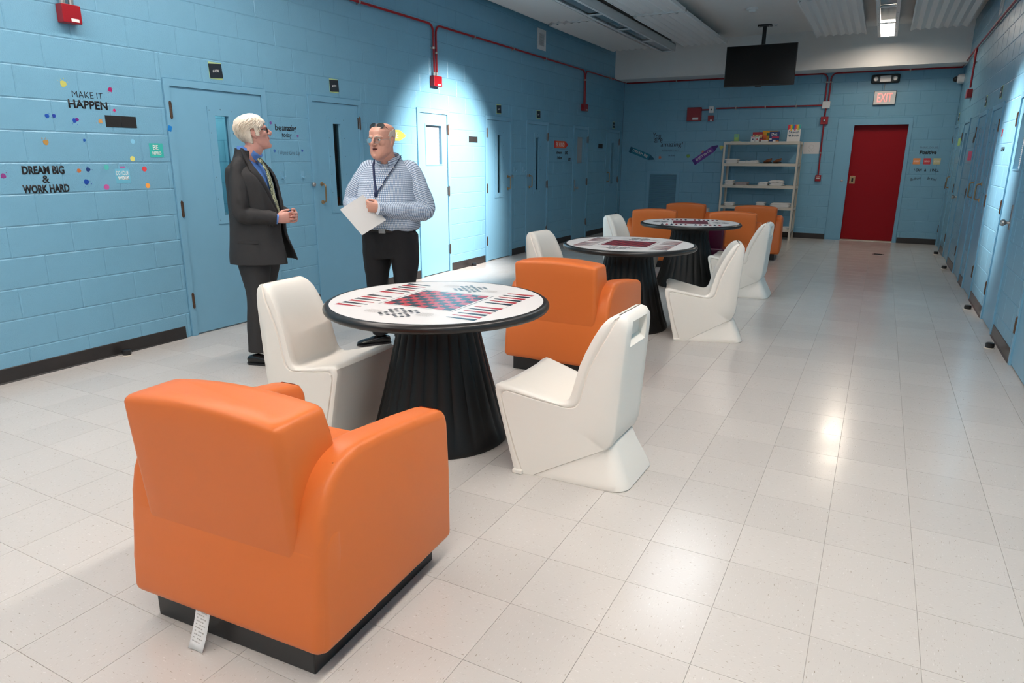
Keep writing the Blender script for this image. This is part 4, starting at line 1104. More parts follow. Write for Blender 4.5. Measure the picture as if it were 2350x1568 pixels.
text_obj('Dot', M['ink_white'], b, loc=(0, -.019, .13), w=.10, h=.05, off=.03).rotation_euler = (PI / 2, 0, 0)
box_item('paper_pad', 2.965, 13.94, ZT, .13, .05, .03, (220, 215, 212), 'low white pad in front of the yellow crayon box', 'paper')
t, b = box_item('sketch_book', 3.46, 13.98, ZT, .225, .02, .30, (222, 218, 214), 'upright sketch book with a rainbow dripped cover', 'book', tilt=-.12)
for k, c in enumerate(((215, 40, 70), (240, 110, 50), (250, 190, 60), (110, 190, 90), (60, 120, 190), (215, 60, 110), (240, 120, 70), (250, 205, 80), (100, 190, 120), (60, 170, 180))):
    k2 = 'drip_%d' % k; M[k2] = mat(k2, lin(*c), 0.45); x = -.112 + k * .0225; q = MB(); hh = .215 + .018 * math.sin(k * 2.3)
    q.prism([(x, .298), (x, hh), (x + .006, hh - .012), (x + .017, hh - .008), (x + .0225, hh), (x + .0225, .298)], 'y', -.0118, -.0095); q.build('printed_drip', M[k2], b)
text_obj('Sketch', M['ink_grey'], b, loc=(0, -.0105, .165), w=.18, h=.042, off=.012).rotation_euler = (PI / 2, 0, 0)
text_obj('Book', M['ink_grey'], b, loc=(.035, -.0105, .105), w=.12, h=.038, off=.012).rotation_euler = (PI / 2, 0, 0)
text_obj('o', M['ink_grey'], b, loc=(-.068, -.0105, .105), w=.04, h=.04, off=.05).rotation_euler = (PI / 2, 0, 0)
def linen(x, y, z, w, d, layers, th, m, label, name='folded_linen', cat='linen', wob=.006):
    t = thing(name, label, cat, (x, y, z)); zz = 0
    for k in range(layers):
        q = MB(); n = 10; rows = []
        ww = w * random.uniform(.9, 1.0); dd = d * random.uniform(.9, 1.0); ox = random.uniform(-.01, .01)
        for i in range(n + 1):
            s = i / n; x0 = ox - ww / 2 + ww * s; e = math.sqrt(max(0, 1 - (2 * s - 1) ** 8)); hgt = th * (0.25 + .75 * e) 
            zb = zz + (th - hgt) / 2 + wob * (noise.noise((x * 9 + s * 4, k * 3.1, z)) if k else 0)
            zb = max(zb, 0.0)
            rows.append([(x0, -dd / 2, zb), (x0, -dd / 2 - .004, zb + hgt / 2), (x0, -dd / 2, zb + hgt), (x0, 0, zb + hgt + .003), (x0, dd / 2, zb + hgt), (x0, dd / 2, zb)])
        q.grid(rows, True, True, True); q.build('folded_layer', M[m], t, True, 70); zz += th * .98
    return t
linen(2.395, 14.03, 1.406, .25, .24, 3, .027, 'linen', 'stack of white folded linen at left of the second shelf')
linen(2.605, 13.98, 1.406, .14, .2, 1, .04, 'linen', 'low crumpled white cloth on the second shelf')
linen(2.76, 14.0, 1.406, .25, .2, 2, .027, 'linen', 'two white folded cloths in the middle of the second shelf', wob=.014)
def shoe_item(x, y, z, rz, label):
    t = thing('brown_slipper', label, 'slipper', (x, y, z), rz)
    MB().tube([(-.06, 0, .012), (0, 0, .012), (.07, 0, .014)], [(.03, .012), (.035, .012), (.03, .012)], 12, ex=(0, 1, 0), round_ends=True).build('sole', M['black'], t, True)
    MB().tube([(-.05, 0, .03), (-.01, 0, .045), (.05, 0, .06), (.066, 0, .085)], [(.028, .02), (.034, .026), (.03, .03), (.02, .012)], 12, ex=(0, 1, 0), round_ends=True).build('upper', M['brown'], t, True)
shoe_item(3.05, 13.97, 1.406, .2, 'left brown slipper on the second shelf'); shoe_item(3.22, 13.97, 1.406, .1, 'right brown slipper on the second shelf')
linen(2.39, 14.0, 1.001, .17, .22, 4, .022, 'linen', 'small stack of white cloths at left of the third shelf')
linen(2.62, 14.0, 1.001, .24, .22, 2, .028, 'linen_grey', 'grey folded cloth on the third shelf')
linen(3.01, 14.0, 1.001, .2, .22, 2, .03, 'linen', 'rolled white towel in the middle of the third shelf', wob=.012)
linen(3.25, 14.0, 1.001, .27, .24, 3, .032, 'linen', 'thick white towel pile at right of the third shelf', wob=.014)
linen(2.42, 14.0, .606, .18, .22, 2, .03, 'linen', 'white cloth bundle at left of the fourth shelf', wob=.012)
linen(2.99, 14.08, .606, .18, .22, 3, .028, 'linen', 'white towel stack behind the orange chair on the fourth shelf')
linen(3.36, 14.0, .606, .36, .26, 3, .026, 'linen', 'wide white towel pile at right of the fourth shelf')
linen(3.47, 14.03, .206, .17, .22, 1, .03, 'linen', 'white cloth on the lowest shelf board')

# ------------------------------------------------------------------ people
def skin_mat(name, col, lip, red):
    m = mat(name, col, 0.42, bump=0.12, bscale=400, var=0.10, vscale=28)
    return m
M['skin_fair'] = skin_mat('fair_skin', (0.64, 0.32, 0.26, 1), None, None)
M['skin_ruddy'] = skin_mat('ruddy_skin', (0.64, 0.325, 0.24, 1), None, None)
M['lip'] = mat('lip', (0.46, 0.15, 0.12, 1), 0.4)
M['mouth_dark'] = mat('mouth_inside', (0.05, 0.012, 0.01, 1), 0.6)
M['eye_white'] = mat('eye_white', (0.75, 0.72, 0.68, 1), 0.15)
M['iris'] = mat('iris', (0.025, 0.03, 0.035, 1), 0.1)
M['hair_white'] = mat('white_blond_hair', (0.80, 0.70, 0.58, 1), 0.55, bump=0.5, bscale=160, var=0.12, vscale=60)
M['hair_grey'] = mat('cropped_grey_hair', (0.60, 0.50, 0.43, 1), 0.7, bump=0.4, bscale=300, var=0.1, vscale=60)
M['suit'] = mat('charcoal_suit', (0.022, 0.021, 0.022, 1), 0.75, bump=0.25, bscale=500, var=0.1, vscale=20)
M['suit_lining'] = mat('dark_lining', (0.008, 0.007, 0.008, 1), 0.6)
M['shirt_blue'] = mat('blue_shirt', (0.10, 0.24, 0.62, 1), 0.7, bump=0.2, bscale=300)
M['trouser_black'] = mat('black_trousers', (0.006, 0.006, 0.008, 1), 0.85, bump=0.3, bscale=300)
M['leather'] = mat('black_shoe_leather', (0.010, 0.010, 0.011, 1), 0.22)
M['belt'] = mat('dark_belt', (0.018, 0.013, 0.011, 1), 0.35)
M['navy'] = mat('navy_lanyard', (0.004, 0.016, 0.07, 1), 0.6)
def check_mat():
    m = bpy.data.materials.new('checked_shirt'); m.use_nodes = True
    nt = m.node_tree; N = nt.nodes.new; K = nt.links.new; b = nt.nodes['Principled BSDF']
    uv = N('ShaderNodeUVMap'); uv.uv_map = 'UVMap'
    sp = N('ShaderNodeSeparateXYZ'); K(uv.outputs[0], sp.inputs[0])
    def stripe(sock, pitch, frac):
        d = N('ShaderNodeMath'); d.operation = 'DIVIDE'; d.inputs[1].default_value = pitch; K(sock, d.inputs[0])
        f = N('ShaderNodeMath'); f.operation = 'FRACT'; K(d.outputs[0], f.inputs[0])
        l = N('ShaderNodeMath'); l.operation = 'LESS_THAN'; l.inputs[1].default_value = frac; K(f.outputs[0], l.inputs[0]); return l
    sx = stripe(sp.outputs[0], 0.0088, 0.30); sy = stripe(sp.outputs[1], 0.0135, 0.34)
    sx2 = stripe(sp.outputs[0], 0.0088, 0.62)
    m1 = N('ShaderNodeMix'); m1.data_type = 'RGBA'; m1.inputs['A'].default_value = (0.66, 0.72, 0.80, 1); m1.inputs['B'].default_value = (0.16, 0.31, 0.52, 1); K(sx.outputs[0], m1.inputs['Factor'])
    m2 = N('ShaderNodeMix'); m2.data_type = 'RGBA'; K(m1.outputs['Result'], m2.inputs['A']); m2.inputs['B'].default_value = (0.018, 0.045, 0.12, 1)
    ml_ = N('ShaderNodeMath'); ml_.operation = 'MULTIPLY'; ml_.inputs[1].default_value = 0.72; K(sy.outputs[0], ml_.inputs[0]); K(ml_.outputs[0], m2.inputs['Factor'])
    K(m2.outputs['Result'], b.inputs['Base Color']); b.inputs['Roughness'].default_value = 0.8
    return m
M['check'] = check_mat()
def tie_mat():
    m = mat('patterned_tie', (0.5, 0.55, 0.3, 1), 0.5); nt = m.node_tree; b = nt.nodes['Principled BSDF']
    g = nt.nodes.new('ShaderNodeTexCoord'); w = nt.nodes.new('ShaderNodeTexWave'); w.inputs['Scale'].default_value = 22; w.inputs['Distortion'].default_value = 9; w.inputs['Detail Scale'].default_value = 3
    r = nt.nodes.new('ShaderNodeValToRGB'); e = r.color_ramp.elements
    e[0].position = .25; e[0].color = (0.02, 0.03, 0.03, 1); e[1].position = .45; e[1].color = (0.33, 0.42, 0.14, 1)
    x = e.new(.75); x.color = (0.62, 0.62, 0.42, 1)
    nt.links.new(g.outputs['Object'], w.inputs['Vector']); nt.links.new(w.outputs['Fac'], r.inputs[0]); nt.links.new(r.outputs[0], b.inputs['Base Color']); return m
M['tie'] = tie_mat()

def remesh(m, voxel, smooth_it=3, fac=0.5):
    me = m.mesh('blob'); o = bpy.data.objects.new('blob', me); C.objects.link(o)
    md = o.modifiers.new('r', 'REMESH'); md.mode = 'VOXEL'; md.voxel_size = voxel; md.adaptivity = 0
    if smooth_it:
        sm = o.modifiers.new('s', 'SMOOTH'); sm.iterations = smooth_it; sm.factor = fac
    dg = bpy.context.evaluated_depsgraph_get(); dg.update()
    out = bpy.data.meshes.new_from_object(o.evaluated_get(dg))
    bpy.data.objects.remove(o); bpy.data.meshes.remove(me)
    out.polygons.foreach_set('use_smooth', [True] * len(out.polygons)); return out

HEADL = [(-.118, .086, .040, .022), (-.110, .094, .012, .036), (-.095, .097, -.012, .048), (-.075, .095, -.035, .057), (-.045, .094, -.058, .064), (-.015, .092, -.080, .069),
         (.010, .089, -.092, .072), (.040, .094, -.099, .075), (.070, .088, -.099, .076), (.092, .070, -.088, .070), (.108, .044, -.066, .055), (.118, .014, -.035, .034), (.121, -.002, -.018, .014)]
def headring(z, yf, yb, w, n=28, off=0.0):
    out = []; cy = yb + (yf - yb) * .46; 
    for k in range(n):
        t = 2 * PI * k / n; c, s = math.cos(t), math.sin(t)
        d = (yf - cy) if s > 0 else (cy - yb); p = 2.25
        x = math.copysign(abs(c) ** (2 / p), c) * (w + off); y = cy + math.copysign(abs(s) ** (2 / p), s) * (d + off)
        out.append(Vector((x, y, z)))
    return out
def head_parts(m, X, wide=1.0, jowl=0.0, nose=1.0):
    T = lambda p: X @ Vector(p)
    rows = []
    for z, yf, yb, w in HEADL:
        w2 = w * wide + (jowl * max(0, 1 - abs(z + .06) / .06) if jowl else 0)
        rows.append([X @ v for v in headring(z, yf, yb, w2)])
    m.grid(rows, True, True, True)
    n = nose
    m.tube([T((0, .088, .030)), T((0, .100 + .004 * n, .008)), T((0, .113 + .006 * n, -.012)), T((0, .110 + .004 * n, -.022))], [.0075, .0095, .0125, .010], 10, round_ends=True)
    for s in (-1, 1):
        m.ball(T((s * .013, .100, -.019)), .0095, 10)
        m.tube([T((s * .012, .092, .033)), T((s * .034, .088, .037)), T((s * .054, .070, .030))], [.008, .009, .007], 8, round_ends=True)
        m.ball(T((s * .042, .062, -.012)), .026, 12)
        e = [T((s * (.071 * wide + .004), -.006 - .006, .026)), T((s * (.073 * wide + .010), -.010, .012)), T((s * (.072 * wide + .009), -.006, -.010)), T((s * (.068 * wide + .003), .004, -.028))]
        m.tube(e, [(.006, .014), (.007, .018), (.0065, .014), (.005, .008)], 10, ex=X.to_3x3() @ Vector((1, 0, 0)), round_ends=True)
    for z, y, r in ((-.043, .096, .006), (-.056, .095, .007)):
        m.tube([T((-.027, y - .013, z)), T((-.013, y - .003, z)), T((0, y, z)), T((.013, y - .003, z)), T((.027, y - .013, z))], [r * .5, r, r, r, r * .5], 8, round_ends=True)
    m.ball(T((0, .084, -.098)), .019, 12)
    return
def hand_parts(m, wrist, fwd, palm_n, side, curls, thumb, sc=1.0, spread=.0):
    """fwd: wrist to knuckles; palm_n: the way the palm faces; side: towards the thumb"""
    w = Vector(wrist); f = Vector(fwd).normalized(); s = Vector(side); s = (s - f * s.dot(f)).normalized(); n = Vector(palm_n); n = (n - f * n.dot(f) - s * n.dot(s)).normalized()
    m.tube([w - f * .03, w, w + f * .03 * sc, w + f * .065 * sc, w + f * .088 * sc], [(.028, .020), (.028 * sc, .019 * sc), (.036 * sc, .017 * sc), (.041 * sc, .015 * sc), (.039 * sc, .012 * sc)], 14, ex=s, power=2.4)
    base = [.030, .010, -.010, -.029]; ln = [(.042, .026, .020), (.046, .029, .021), (.043, .027, .020), (.034, .021, .018)]; rad = [.0088, .009, .0086, .0076]
    for k in range(4):
        p = w + f * (.086 - (.008 if k == 3 else 0)) * sc + s * base[k] * sc; d = (f + s * spread * (1.5 - k)).normalized()
        pts = [p - f * .02 * sc, p]; a = 0.0
        for j in range(3):
            a += curls[k][j]; dd = d * math.cos(a) + n * math.sin(a)
            p = p + dd * ln[k][j] * sc; pts.append(p)
        m.tube(pts, [rad[k] * sc * q for q in (1, 1.05, .98, .9, .72)], 10, round_ends=True)
    p = w + f * .022 * sc + s * .026 * sc; t1, t2 = thumb
    d1 = (f * t1[0] + s * t1[1] + n * t1[2]).normalized(); d2 = (f * t2[0] + s * t2[1] + n * t2[2]).normalized()
    m.tube([w + f * .008, p, p + d1 * .040 * sc, p + d1 * .040 * sc + d2 * .030 * sc, p + d1 * .040 * sc + d2 * .054 * sc], [.016 * sc, .0145 * sc, .011 * sc, .0098 * sc, .007 * sc], 10, round_ends=True)
def paint_head(me, X, wide=1.0, mouth_open=False, jaw=0.0):
    """sink eye sockets, mouth and nostril lines; give the lips their own material"""
    Xi = X.inverted()
    lipz = []
    for v in me.vertices:
        p = Xi @ v.co
        if p.z < -.13 or p.z > .13 or p.y < 0: continue
        d = Vector((0, 0, 0))
        for s in (-1, 1):
            q = ((p.x - s * .032) / .015) ** 2 + ((p.z - .012) / .010) ** 2
            if p.y > .05: d.y -= .011 * math.exp(-q)
            q = ((p.x - s * .030) / .012) ** 2 + ((p.z + .035) / .02) ** 2
            if p.y > .06: d.y -= .003 * math.exp(-q)
        if p.y > .07:
            q = (p.x / .022) ** 2 + ((p.z + .0495) / (.0042 if mouth_open else .0022)) ** 2
            d.y -= (.012 if mouth_open else .004) * math.exp(-q)
        v.co = X @ (p + d)
    for f in me.polygons:
        p = Xi @ f.center
        if p.y > .075 and abs(p.x) < .024:
            e = abs(p.x) / .024; hi = .0085 * (1 - e * e) + .001
            if mouth_open and abs(p.z + .0495) < .0042 * (1 - e * e): f.material_index = 2
            elif -.0495 - hi * 1.15 < p.z < -.0495 + hi * .9: f.material_index = 1
def eye(parent, X, s, label=None):
    c = X @ Vector((s * .032, .0705, .012))
    m = MB(); m.ball(c, .0118, 12); e = m.build('eye', M['eye_white'], parent, True)
    q = MB(); a = X @ Vector((s * .032 + .0, .0815, .0115)); q.ball(a, (.0056, .0020, .0056), 10); q.build('iris', M['iris'], e, True)
def wrinkle(me, amp, sc, seed=0.0, keep=None):
    me.calc_loop_triangles() if False else None
    for v in me.vertices:
        p = v.co; k = 1.0 if keep is None else keep(p)
        v.co = p + v.normal * amp * k * (noise.noise((p.x * sc[0] + seed, p.y * sc[1], p.z * sc[2])) + .5 * noise.noise((p.x * sc[0] * 2.3, p.y * sc[1] * 2.3 + seed, p.z * sc[2] * 2.3)))
def shoe(name, parent, ankle, yaw, pitch=0.0):
    A = Matrix.Translation(ankle) @ Matrix.Rotation(yaw, 4, 'Z') @ Matrix.Rotation(pitch, 4, 'X')
    m = MB(); rows = []
    for y, w, h in ((-.075, .018, .045), (-.07, .03, .058), (-.04, .036, .07), (.0, .037, .078), (.05, .04, .066), (.10, .046, .05), (.145, .045, .042), (.175, .034, .034), (.192, .014, .024)):
        rows.append([A @ Vector((w * math.cos(t) * (1 if math.sin(t) > -.2 else .96), y, -.085 + .016 + max(0, h - .016) * (.5 + .5 * math.sin(t)) if math.sin(t) > -.6 else -.085 + .012)) for t in [2 * PI * k / 18 for k in range(18)]])
    m.grid(rows, True, True, True); sh = m.build(name, M['leather'], parent, True, 60)
    q = MB(); out = [(-.078, .022), (-.06, .034), (0, .036), (.06, .042), (.12, .049), (.165, .044), (.19, .024), (.197, .006)]
    pts = [(w, y) for y, w in out] + [(-w, y) for y, w in reversed(out)]
    q.prism(pts, 'z', -.088, -.074)
    for v in q.b.verts: v.co = A @ v.co
    q.build('sole', M['black'], sh); return sh

def loft_uv(segs, name, m, parent, n=48, solid=0.0):
    """several closed tubes with a UV map in metres; segs: lists of (centre, ex, ey, ra, rb, power)"""
    bm = bmesh.new(); uvl = bm.loops.layers.uv.new('UVMap')
    for seg in segs:
        rows = []; vlen = 0.0; prev = None
        for c, ex, ey, ra, rb, pw in seg:
            c = Vector(c); ex = Vector(ex).normalized(); ey = Vector(ey).normalized(); ring = []
            for k in range(n):
                t = 2 * PI * k / n - PI / 2; a, b = math.cos(t), math.sin(t)
                ring.append(c + ex * math.copysign(abs(a) ** (2 / pw), a) * ra + ey * math.copysign(abs(b) ** (2 / pw), b) * rb)
            if prev is not None: vlen += (c - prev).length
            prev = c; rows.append(([bm.verts.new(p) for p in ring], vlen, PI * (ra + rb)))
        mean = sum(r[2] for r in rows) / len(rows)
        for i in range(len(rows) - 1):
            for k in range(n):
                j = (k + 1) % n
                f = bm.faces.new((rows[i][0][k], rows[i][0][j], rows[i + 1][0][j], rows[i + 1][0][k])); f.smooth = True
                us = (k / n * mean, (k + 1) / n * mean, (k + 1) / n * mean, k / n * mean); vs = (rows[i][1], rows[i][1], rows[i + 1][1], rows[i + 1][1])
                for lp, u, v in zip(f.loops, us, vs): lp[uvl].uv = (u, v)
        for r, rev in ((rows[0][0], True), (rows[-1][0], False)):
            f = bm.faces.new(r[::-1] if rev else r)
            for lp in f.loops: lp[uvl].uv = (0.004, 0.008)
    bmesh.ops.recalc_face_normals(bm, faces=bm.faces)
    me = bpy.data.meshes.new(name); bm.to_mesh(me); bm.free(); me.materials.append(m); return link(name, me, parent)
def limb_seg(P, R, n=None, pw=2.0, sub=5):
    """rings along a bent limb; P joints, R radii or (ra, rb) at the joints; returns loft_uv rings"""
    P = [Vector(p) for p in P]; pts = []; rad = []
    R = [r if isinstance(r, tuple) else (r, r) for r in R]
    for i in range(len(P) - 1):
        for k in range(sub):
            t = k / sub; t2 = t * t * (3 - 2 * t)
            a = P[max(i - 1, 0)]; b = P[i]; c = P[i + 1]; d = P[min(i + 2, len(P) - 1)]
            q = 0.5 * ((2 * b) + (c - a) * t + (2 * a - 5 * b + 4 * c - d) * t * t + (3 * b - a - 3 * c + d) * t ** 3)
            pts.append(q); rad.append(tuple(R[i][j] + (R[i + 1][j] - R[i][j]) * t2 for j in (0, 1)))
    pts.append(P[-1]); rad.append(R[-1]); out = []; ax = None
    for i, p in enumerate(pts):
        t = (pts[min(i + 1, len(pts) - 1)] - pts[max(i - 1, 0)]).normalized()
        if ax is None: ax = Vector((1, 0, 0)) if abs(t.x) < .8 else Vector((0, 1, 0))
        ax = (ax - t * ax.dot(t)).normalized(); out.append((p, ax.copy(), t.cross(ax), rad[i][0], rad[i][1], pw))
    return out
def torso_rings(lv, pw=2.4):
    """lv: (z, cy, half depth, half width) -> rings, smoothly resampled"""
    out = []
    for i in range(len(lv) - 1):
        for k in range(6):
            t = k / 6; a = lv[max(i - 1, 0)]; b = lv[i]; c = lv[i + 1]; d = lv[min(i + 2, len(lv) - 1)]
            q = [0.5 * ((2 * b[j]) + (c[j] - a[j]) * t + (2 * a[j] - 5 * b[j] + 4 * c[j] - d[j]) * t * t + (3 * b[j] - a[j] - 3 * c[j] + d[j]) * t ** 3) for j in range(4)]
            out.append(q)
    out.append(list(lv[-1]))
    return [((0, q[1], q[0]), (1, 0, 0), (0, 1, 0), q[3], q[2], pw) for q in out]
def body_from(rings, m, shrink=0.02):
    m.grid([[Vector(c) + Vector(ex) * math.cos(2 * PI * k / 28) * max(.01, ra - shrink) + Vector(ey) * math.sin(2 * PI * k / 28) * max(.01, rb - shrink) for k in range(28)] for c, ex, ey, ra, rb, pw in rings[::2] + [rings[-1]]], True, True, True)
def to_mb(segs, n=32):
    m = MB()
    for seg in segs:
        m.grid([[Vector(c) + Vector(ex) * math.copysign(abs(math.cos(2 * PI * k / n)) ** (2 / pw), math.cos(2 * PI * k / n)) * ra + Vector(ey) * math.copysign(abs(math.sin(2 * PI * k / n)) ** (2 / pw), math.sin(2 * PI * k / n)) * rb for k in range(n)] for c, ex, ey, ra, rb, pw in seg], True, True, True)
    return m
def person_root(me, mats, x, y, yaw, label):
    for q in mats: me.materials.append(q)
    o = link('person', me); o.location = (x, y, 0); o.rotation_euler = (0, 0, yaw); return tag(o, label, 'person')
def child(name, me, m, parent):
    for q in (m if isinstance(m, (list, tuple)) else [m]): me.materials.append(q)
    return link(name, me, parent)

# ---- the man in the charcoal suit (local: +y is the way he faces, +x his right hand side)
HX = Matrix.Translation((0.0, .040, 1.620)) @ Matrix.Rotation(math.radians(28), 4, 'Z') @ Matrix.Rotation(math.radians(11), 4, 'X') @ Matrix.Scale(.945, 4)
tr1 = [(.70, .005, .17, .215), (.80, .0, .17, .20), (.95, .0, .145, .175), (1.06, .015, .15, .18), (1.20, .0, .145, .20), (1.32, -.012, .13, .21), (1.40, -.03, .098, .195), (1.445, -.035, .07, .12), (1.475, -.03, .058, .07)]
RS, RE, RW = (.168, -.022, 1.372), (.215, .0, 1.09), (.115, .200, 1.048)
LS, LE, LW = (-.168, -.025, 1.372), (-.245, .0, 1.09), (-.150, .190, 1.05)
RK, RA, LK, LA = (.125, .020, .50), (.165, -.005, .09), (-.105, -.030, .50), (-.155, -.110, .09)
legs1 = [limb_seg([(.095, .0, .92), (.10, .005, .75), RK, (RK[0] * .5 + RA[0] * .5, -.0, .28), RA], [(.105, .12), (.098, .115), (.072, .08), (.064, .070), (.058, .066)]),
         limb_seg([(-.095, .0, .92), (-.10, -.005, .75), LK, (LK[0] * .5 + LA[0] * .5, -.075, .28), LA], [(.105, .12), (.098, .115), (.072, .08), (.064, .070), (.058, .066)])]
bm_ = MB(); head_parts(bm_, HX, nose=.85)
bm_.tube([HX @ Vector((0, -.02, -.04)), HX @ Vector((0, -.018, -.09)), (0, -.020, 1.45), (0, -.025, 1.38)], [(.056, .062), (.056, .062), (.062, .064), (.09, .07)], 20, ex=(1, 0, 0))
body_from(torso_rings([(.88, .0, .12, .15)] + [(z, c, d - .02, w - .025) for z, c, d, w in tr1[3:]]), bm_, .012)
for seg in (limb_seg([RS, RE, RW], [.05, .042, .03]), limb_seg([LS, LE, LW], [.05, .042, .03])) + tuple(legs1): body_from(seg, bm_, .022)
hand_parts(bm_, RW, (-.55, .82, .10), (-.92, -.25, -.1), (0, .1, 1), [(.55, .75, .5), (.6, .85, .5), (.7, .9, .55), (.8, .9, .6)], ((.75, .5, .45), (.95, .05, .3)), .98)
hand_parts(bm_, (-.085, .252, 1.06), (.86, .48, -.08), (.45, -.86, -.1), (.1, .15, 1), [(.25, .35, .2), (.3, .4, .25), (.35, .45, .3), (.45, .5, .3)], ((.7, .6, .3), (.9, .1, .4)), .98, .05)
bm_.tube([LW, (-.085, .252, 1.06)], [(.03, .024), (.03, .024)], 12)
me = remesh(bm_, .0036, 2, .5); paint_head(me, HX)
RT = (1.065, 3.496); yaw1 = math.atan2(.412, .911) - PI / 2
p1 = person_root(me, [M['skin_fair'], M['lip'], M['mouth_dark']], RT[0], RT[1], yaw1, 'white haired person in charcoal suit and green tie, standing in profile, hands at jacket front')
for s in (-1, 1): eye(p1, HX, s)
# hair
hm = MB(); rows = []
for k in range(57):
    z = -.105 + .2255 * k / 56
    for i in range(len(HEADL) - 1):
        if HEADL[i][0] <= z <= HEADL[i + 1][0]: break
    t = min(1, max(0, (z - HEADL[i][0]) / (HEADL[i + 1][0] - HEADL[i][0]))); q = [HEADL[i][j] + (HEADL[i + 1][j] - HEADL[i][j]) * t for j in range(4)]
    rows.append(headring(z, q[1], q[2], q[3], 120))
bmh = bmesh.new(); R = [[bmh.verts.new(v) for v in r] for r in rows]; bmh.faces.new(R[56])
for i in range(56):
    for j in range(120): bmh.faces.new((R[i][j], R[i][(j + 1) % 120], R[i + 1][(j + 1) % 120], R[i + 1][j]))
def in_hair(p):
    hl = .058 if abs(p.x) < .045 else .058 - (abs(p.x) - .045) * 1.4
    if p.z > hl and p.y > .03: return True
    if p.y <= .03 and p.z > .035: return True
    if p.y < .028 and p.z > -.015 and p.y > .006: return True
    return p.y <= -.022 and p.z > -.088 + max(0, (p.y + .06)) * .9
bmesh.ops.delete(bmh, geom=[f for f in bmh.faces if not in_hair(f.calc_center_median())], context='FACES')
bmesh.ops.recalc_face_normals(bmh, faces=bmh.faces); bmh.normal_update()
r = bmesh.ops.extrude_face_region(bmh, geom=bmh.faces[:]); ev = [v for v in r['geom'] if isinstance(v, bmesh.types.BMVert)]
cen = Vector((0, -.005, .0))
for v in ev:
    d = (v.co - cen); d.z *= .9; d.normalize(); th = .014 + .010 * min(1, max(0, (v.co.z - .0) / .09)) + (.002 if v.co.y < -.05 and v.co.z > -.04 else 0)
    if v.co.z < -.06: th *= .35
    if v.co.y > .06: th *= .62
    th *= 1 + .28 * noise.noise((v.co.x * 30, v.co.y * 22, v.co.z * 16)) + .15 * noise.noise((v.co.x * 90, v.co.y * 60, v.co.z * 40))
    v.co = v.co + d * th
for v in bmh.verts:
    if v not in ev: v.co = v.co - (v.co - cen).normalized() * .004
bmesh.ops.recalc_face_normals(bmh, faces=bmh.faces)
for v in bmh.verts: v.co = HX @ v.co
me = bpy.data.meshes.new('hair'); bmh.to_mesh(me); bmh.free(); me.polygons.foreach_set('use_smooth', [True] * len(me.polygons)); hair = child('hair', me, M['hair_white'], p1)
st = MB(); rnd = random.Random(4)
for k in range(420):                                   # loose locks lying over the hair
    th = rnd.uniform(0, 2 * PI); z = rnd.uniform(-.04, .114)
    for i in range(len(HEADL) - 1):
        if HEADL[i][0] <= z <= HEADL[i + 1][0]: break
    t = (z - HEADL[i][0]) / (HEADL[i + 1][0] - HEADL[i][0]); q = [HEADL[i][j] + (HEADL[i + 1][j] - HEADL[i][j]) * t for j in range(4)]
    ring = headring(z, q[1], q[2], q[3], 64, .017 + .008 * max(0, z / .1)); p = ring[int(th / (2 * PI) * 64) % 64]
    if not in_hair(p) or p.y > .07 or (p.z < .040 and -.045 < p.y < .04): continue
    nrm = (p - cen).normalized(); dn = (Vector((0, -.75, -.65)) - nrm * Vector((0, -.75, -.65)).dot(nrm)).normalized()
    pts = [HX @ (p + dn * (.036 * u) + nrm * (.004 * math.sin(PI * u) - .010 * u * u)) for u in (-.5, -.2, .1, .4, .7, 1.0)]
    st.tube(pts, [.0006, .0019, .0024, .0022, .0016, .0005], 5)
st.build('hair_lock', M['hair_white'], hair, True, 80)['kind'] = 'stuff'
# glasses
gl = MB(); T = lambda p: HX @ Vector(p)
for s in (-1, 1):
    c = Vector((s * .033, .100, .010)); ring = []
    for k in range(20):
        t = 2 * PI * k / 20; a, b = math.cos(t), math.sin(t); ring.append(T((c.x + .0245 * math.copysign(abs(a) ** .55, a), c.y - .006 * abs(a * .5 + s * .0), c.z + .0165 * math.copysign(abs(b) ** .55, b))))
    gl.tube(ring + [ring[0], ring[1]], [.0024] * 22, 6)
    gl.tube([T((s * .058, .095, .018)), T((s * .076, .07, .018)), T((s * .081, .0, .017)), T((s * .080, -.012, .012)), T((s * .078, -.03, -.008))], [.0022] * 5, 6)
gl.tube([T((-.008, .103, .014)), T((0, .106, .016)), T((.008, .103, .014))], [.002] * 3, 6)
gf = gl.build('eyeglasses', M['black'], p1, True)
# clothes
sh = loft_uv([torso_rings([(z, c + .003, d - .012, w - .018) for z, c, d, w in tr1[2:]] ), limb_seg([(0, -.028, 1.455), HX @ Vector((0, -.016, -.108))], [(.062, .062), (.056, .062)])], 'shirt', M['shirt_blue'], p1)
col = MB(); ring = []; ring2 = []; ring3 = []
for k in range(25):
    t = PI / 2 + .16 + (2 * PI - .32) * k / 24; f = max(0, math.sin(t))
    a = Vector((.059 * math.cos(t), -.022 + .061 * math.sin(t), 1.538 - .030 * f)); b = Vector((.063 * math.cos(t), -.022 + (.058 if math.sin(t) < 0 else .086) * math.sin(t), 1.478 - .052 * f ** 3))
    ring.append(a); ring2.append(a * .5 + b * .5 + Vector((math.cos(t), math.sin(t), 0)) * .003 + Vector((0, 0, .004))); ring3.append(b)
col.grid([ring, ring2, ring3]); c_ = col.build('shirt_collar', M['shirt_blue'], p1, True); sd = c_.modifiers.new('s', 'SOLIDIFY'); sd.thickness = .004
tie = MB(); tp = [(0, .050, 1.462), (.0, .075, 1.44), (.003, .112, 1.38), (.006, .134, 1.30), (.008, .148, 1.20), (.008, .166, 1.12), (.008, .17, 1.06)]
tie.tube(tp[:2] + [(.001, .078, 1.425)], [(.018, .014), (.024, .017), (.016, .010)], 10, ex=(1, 0, 0))
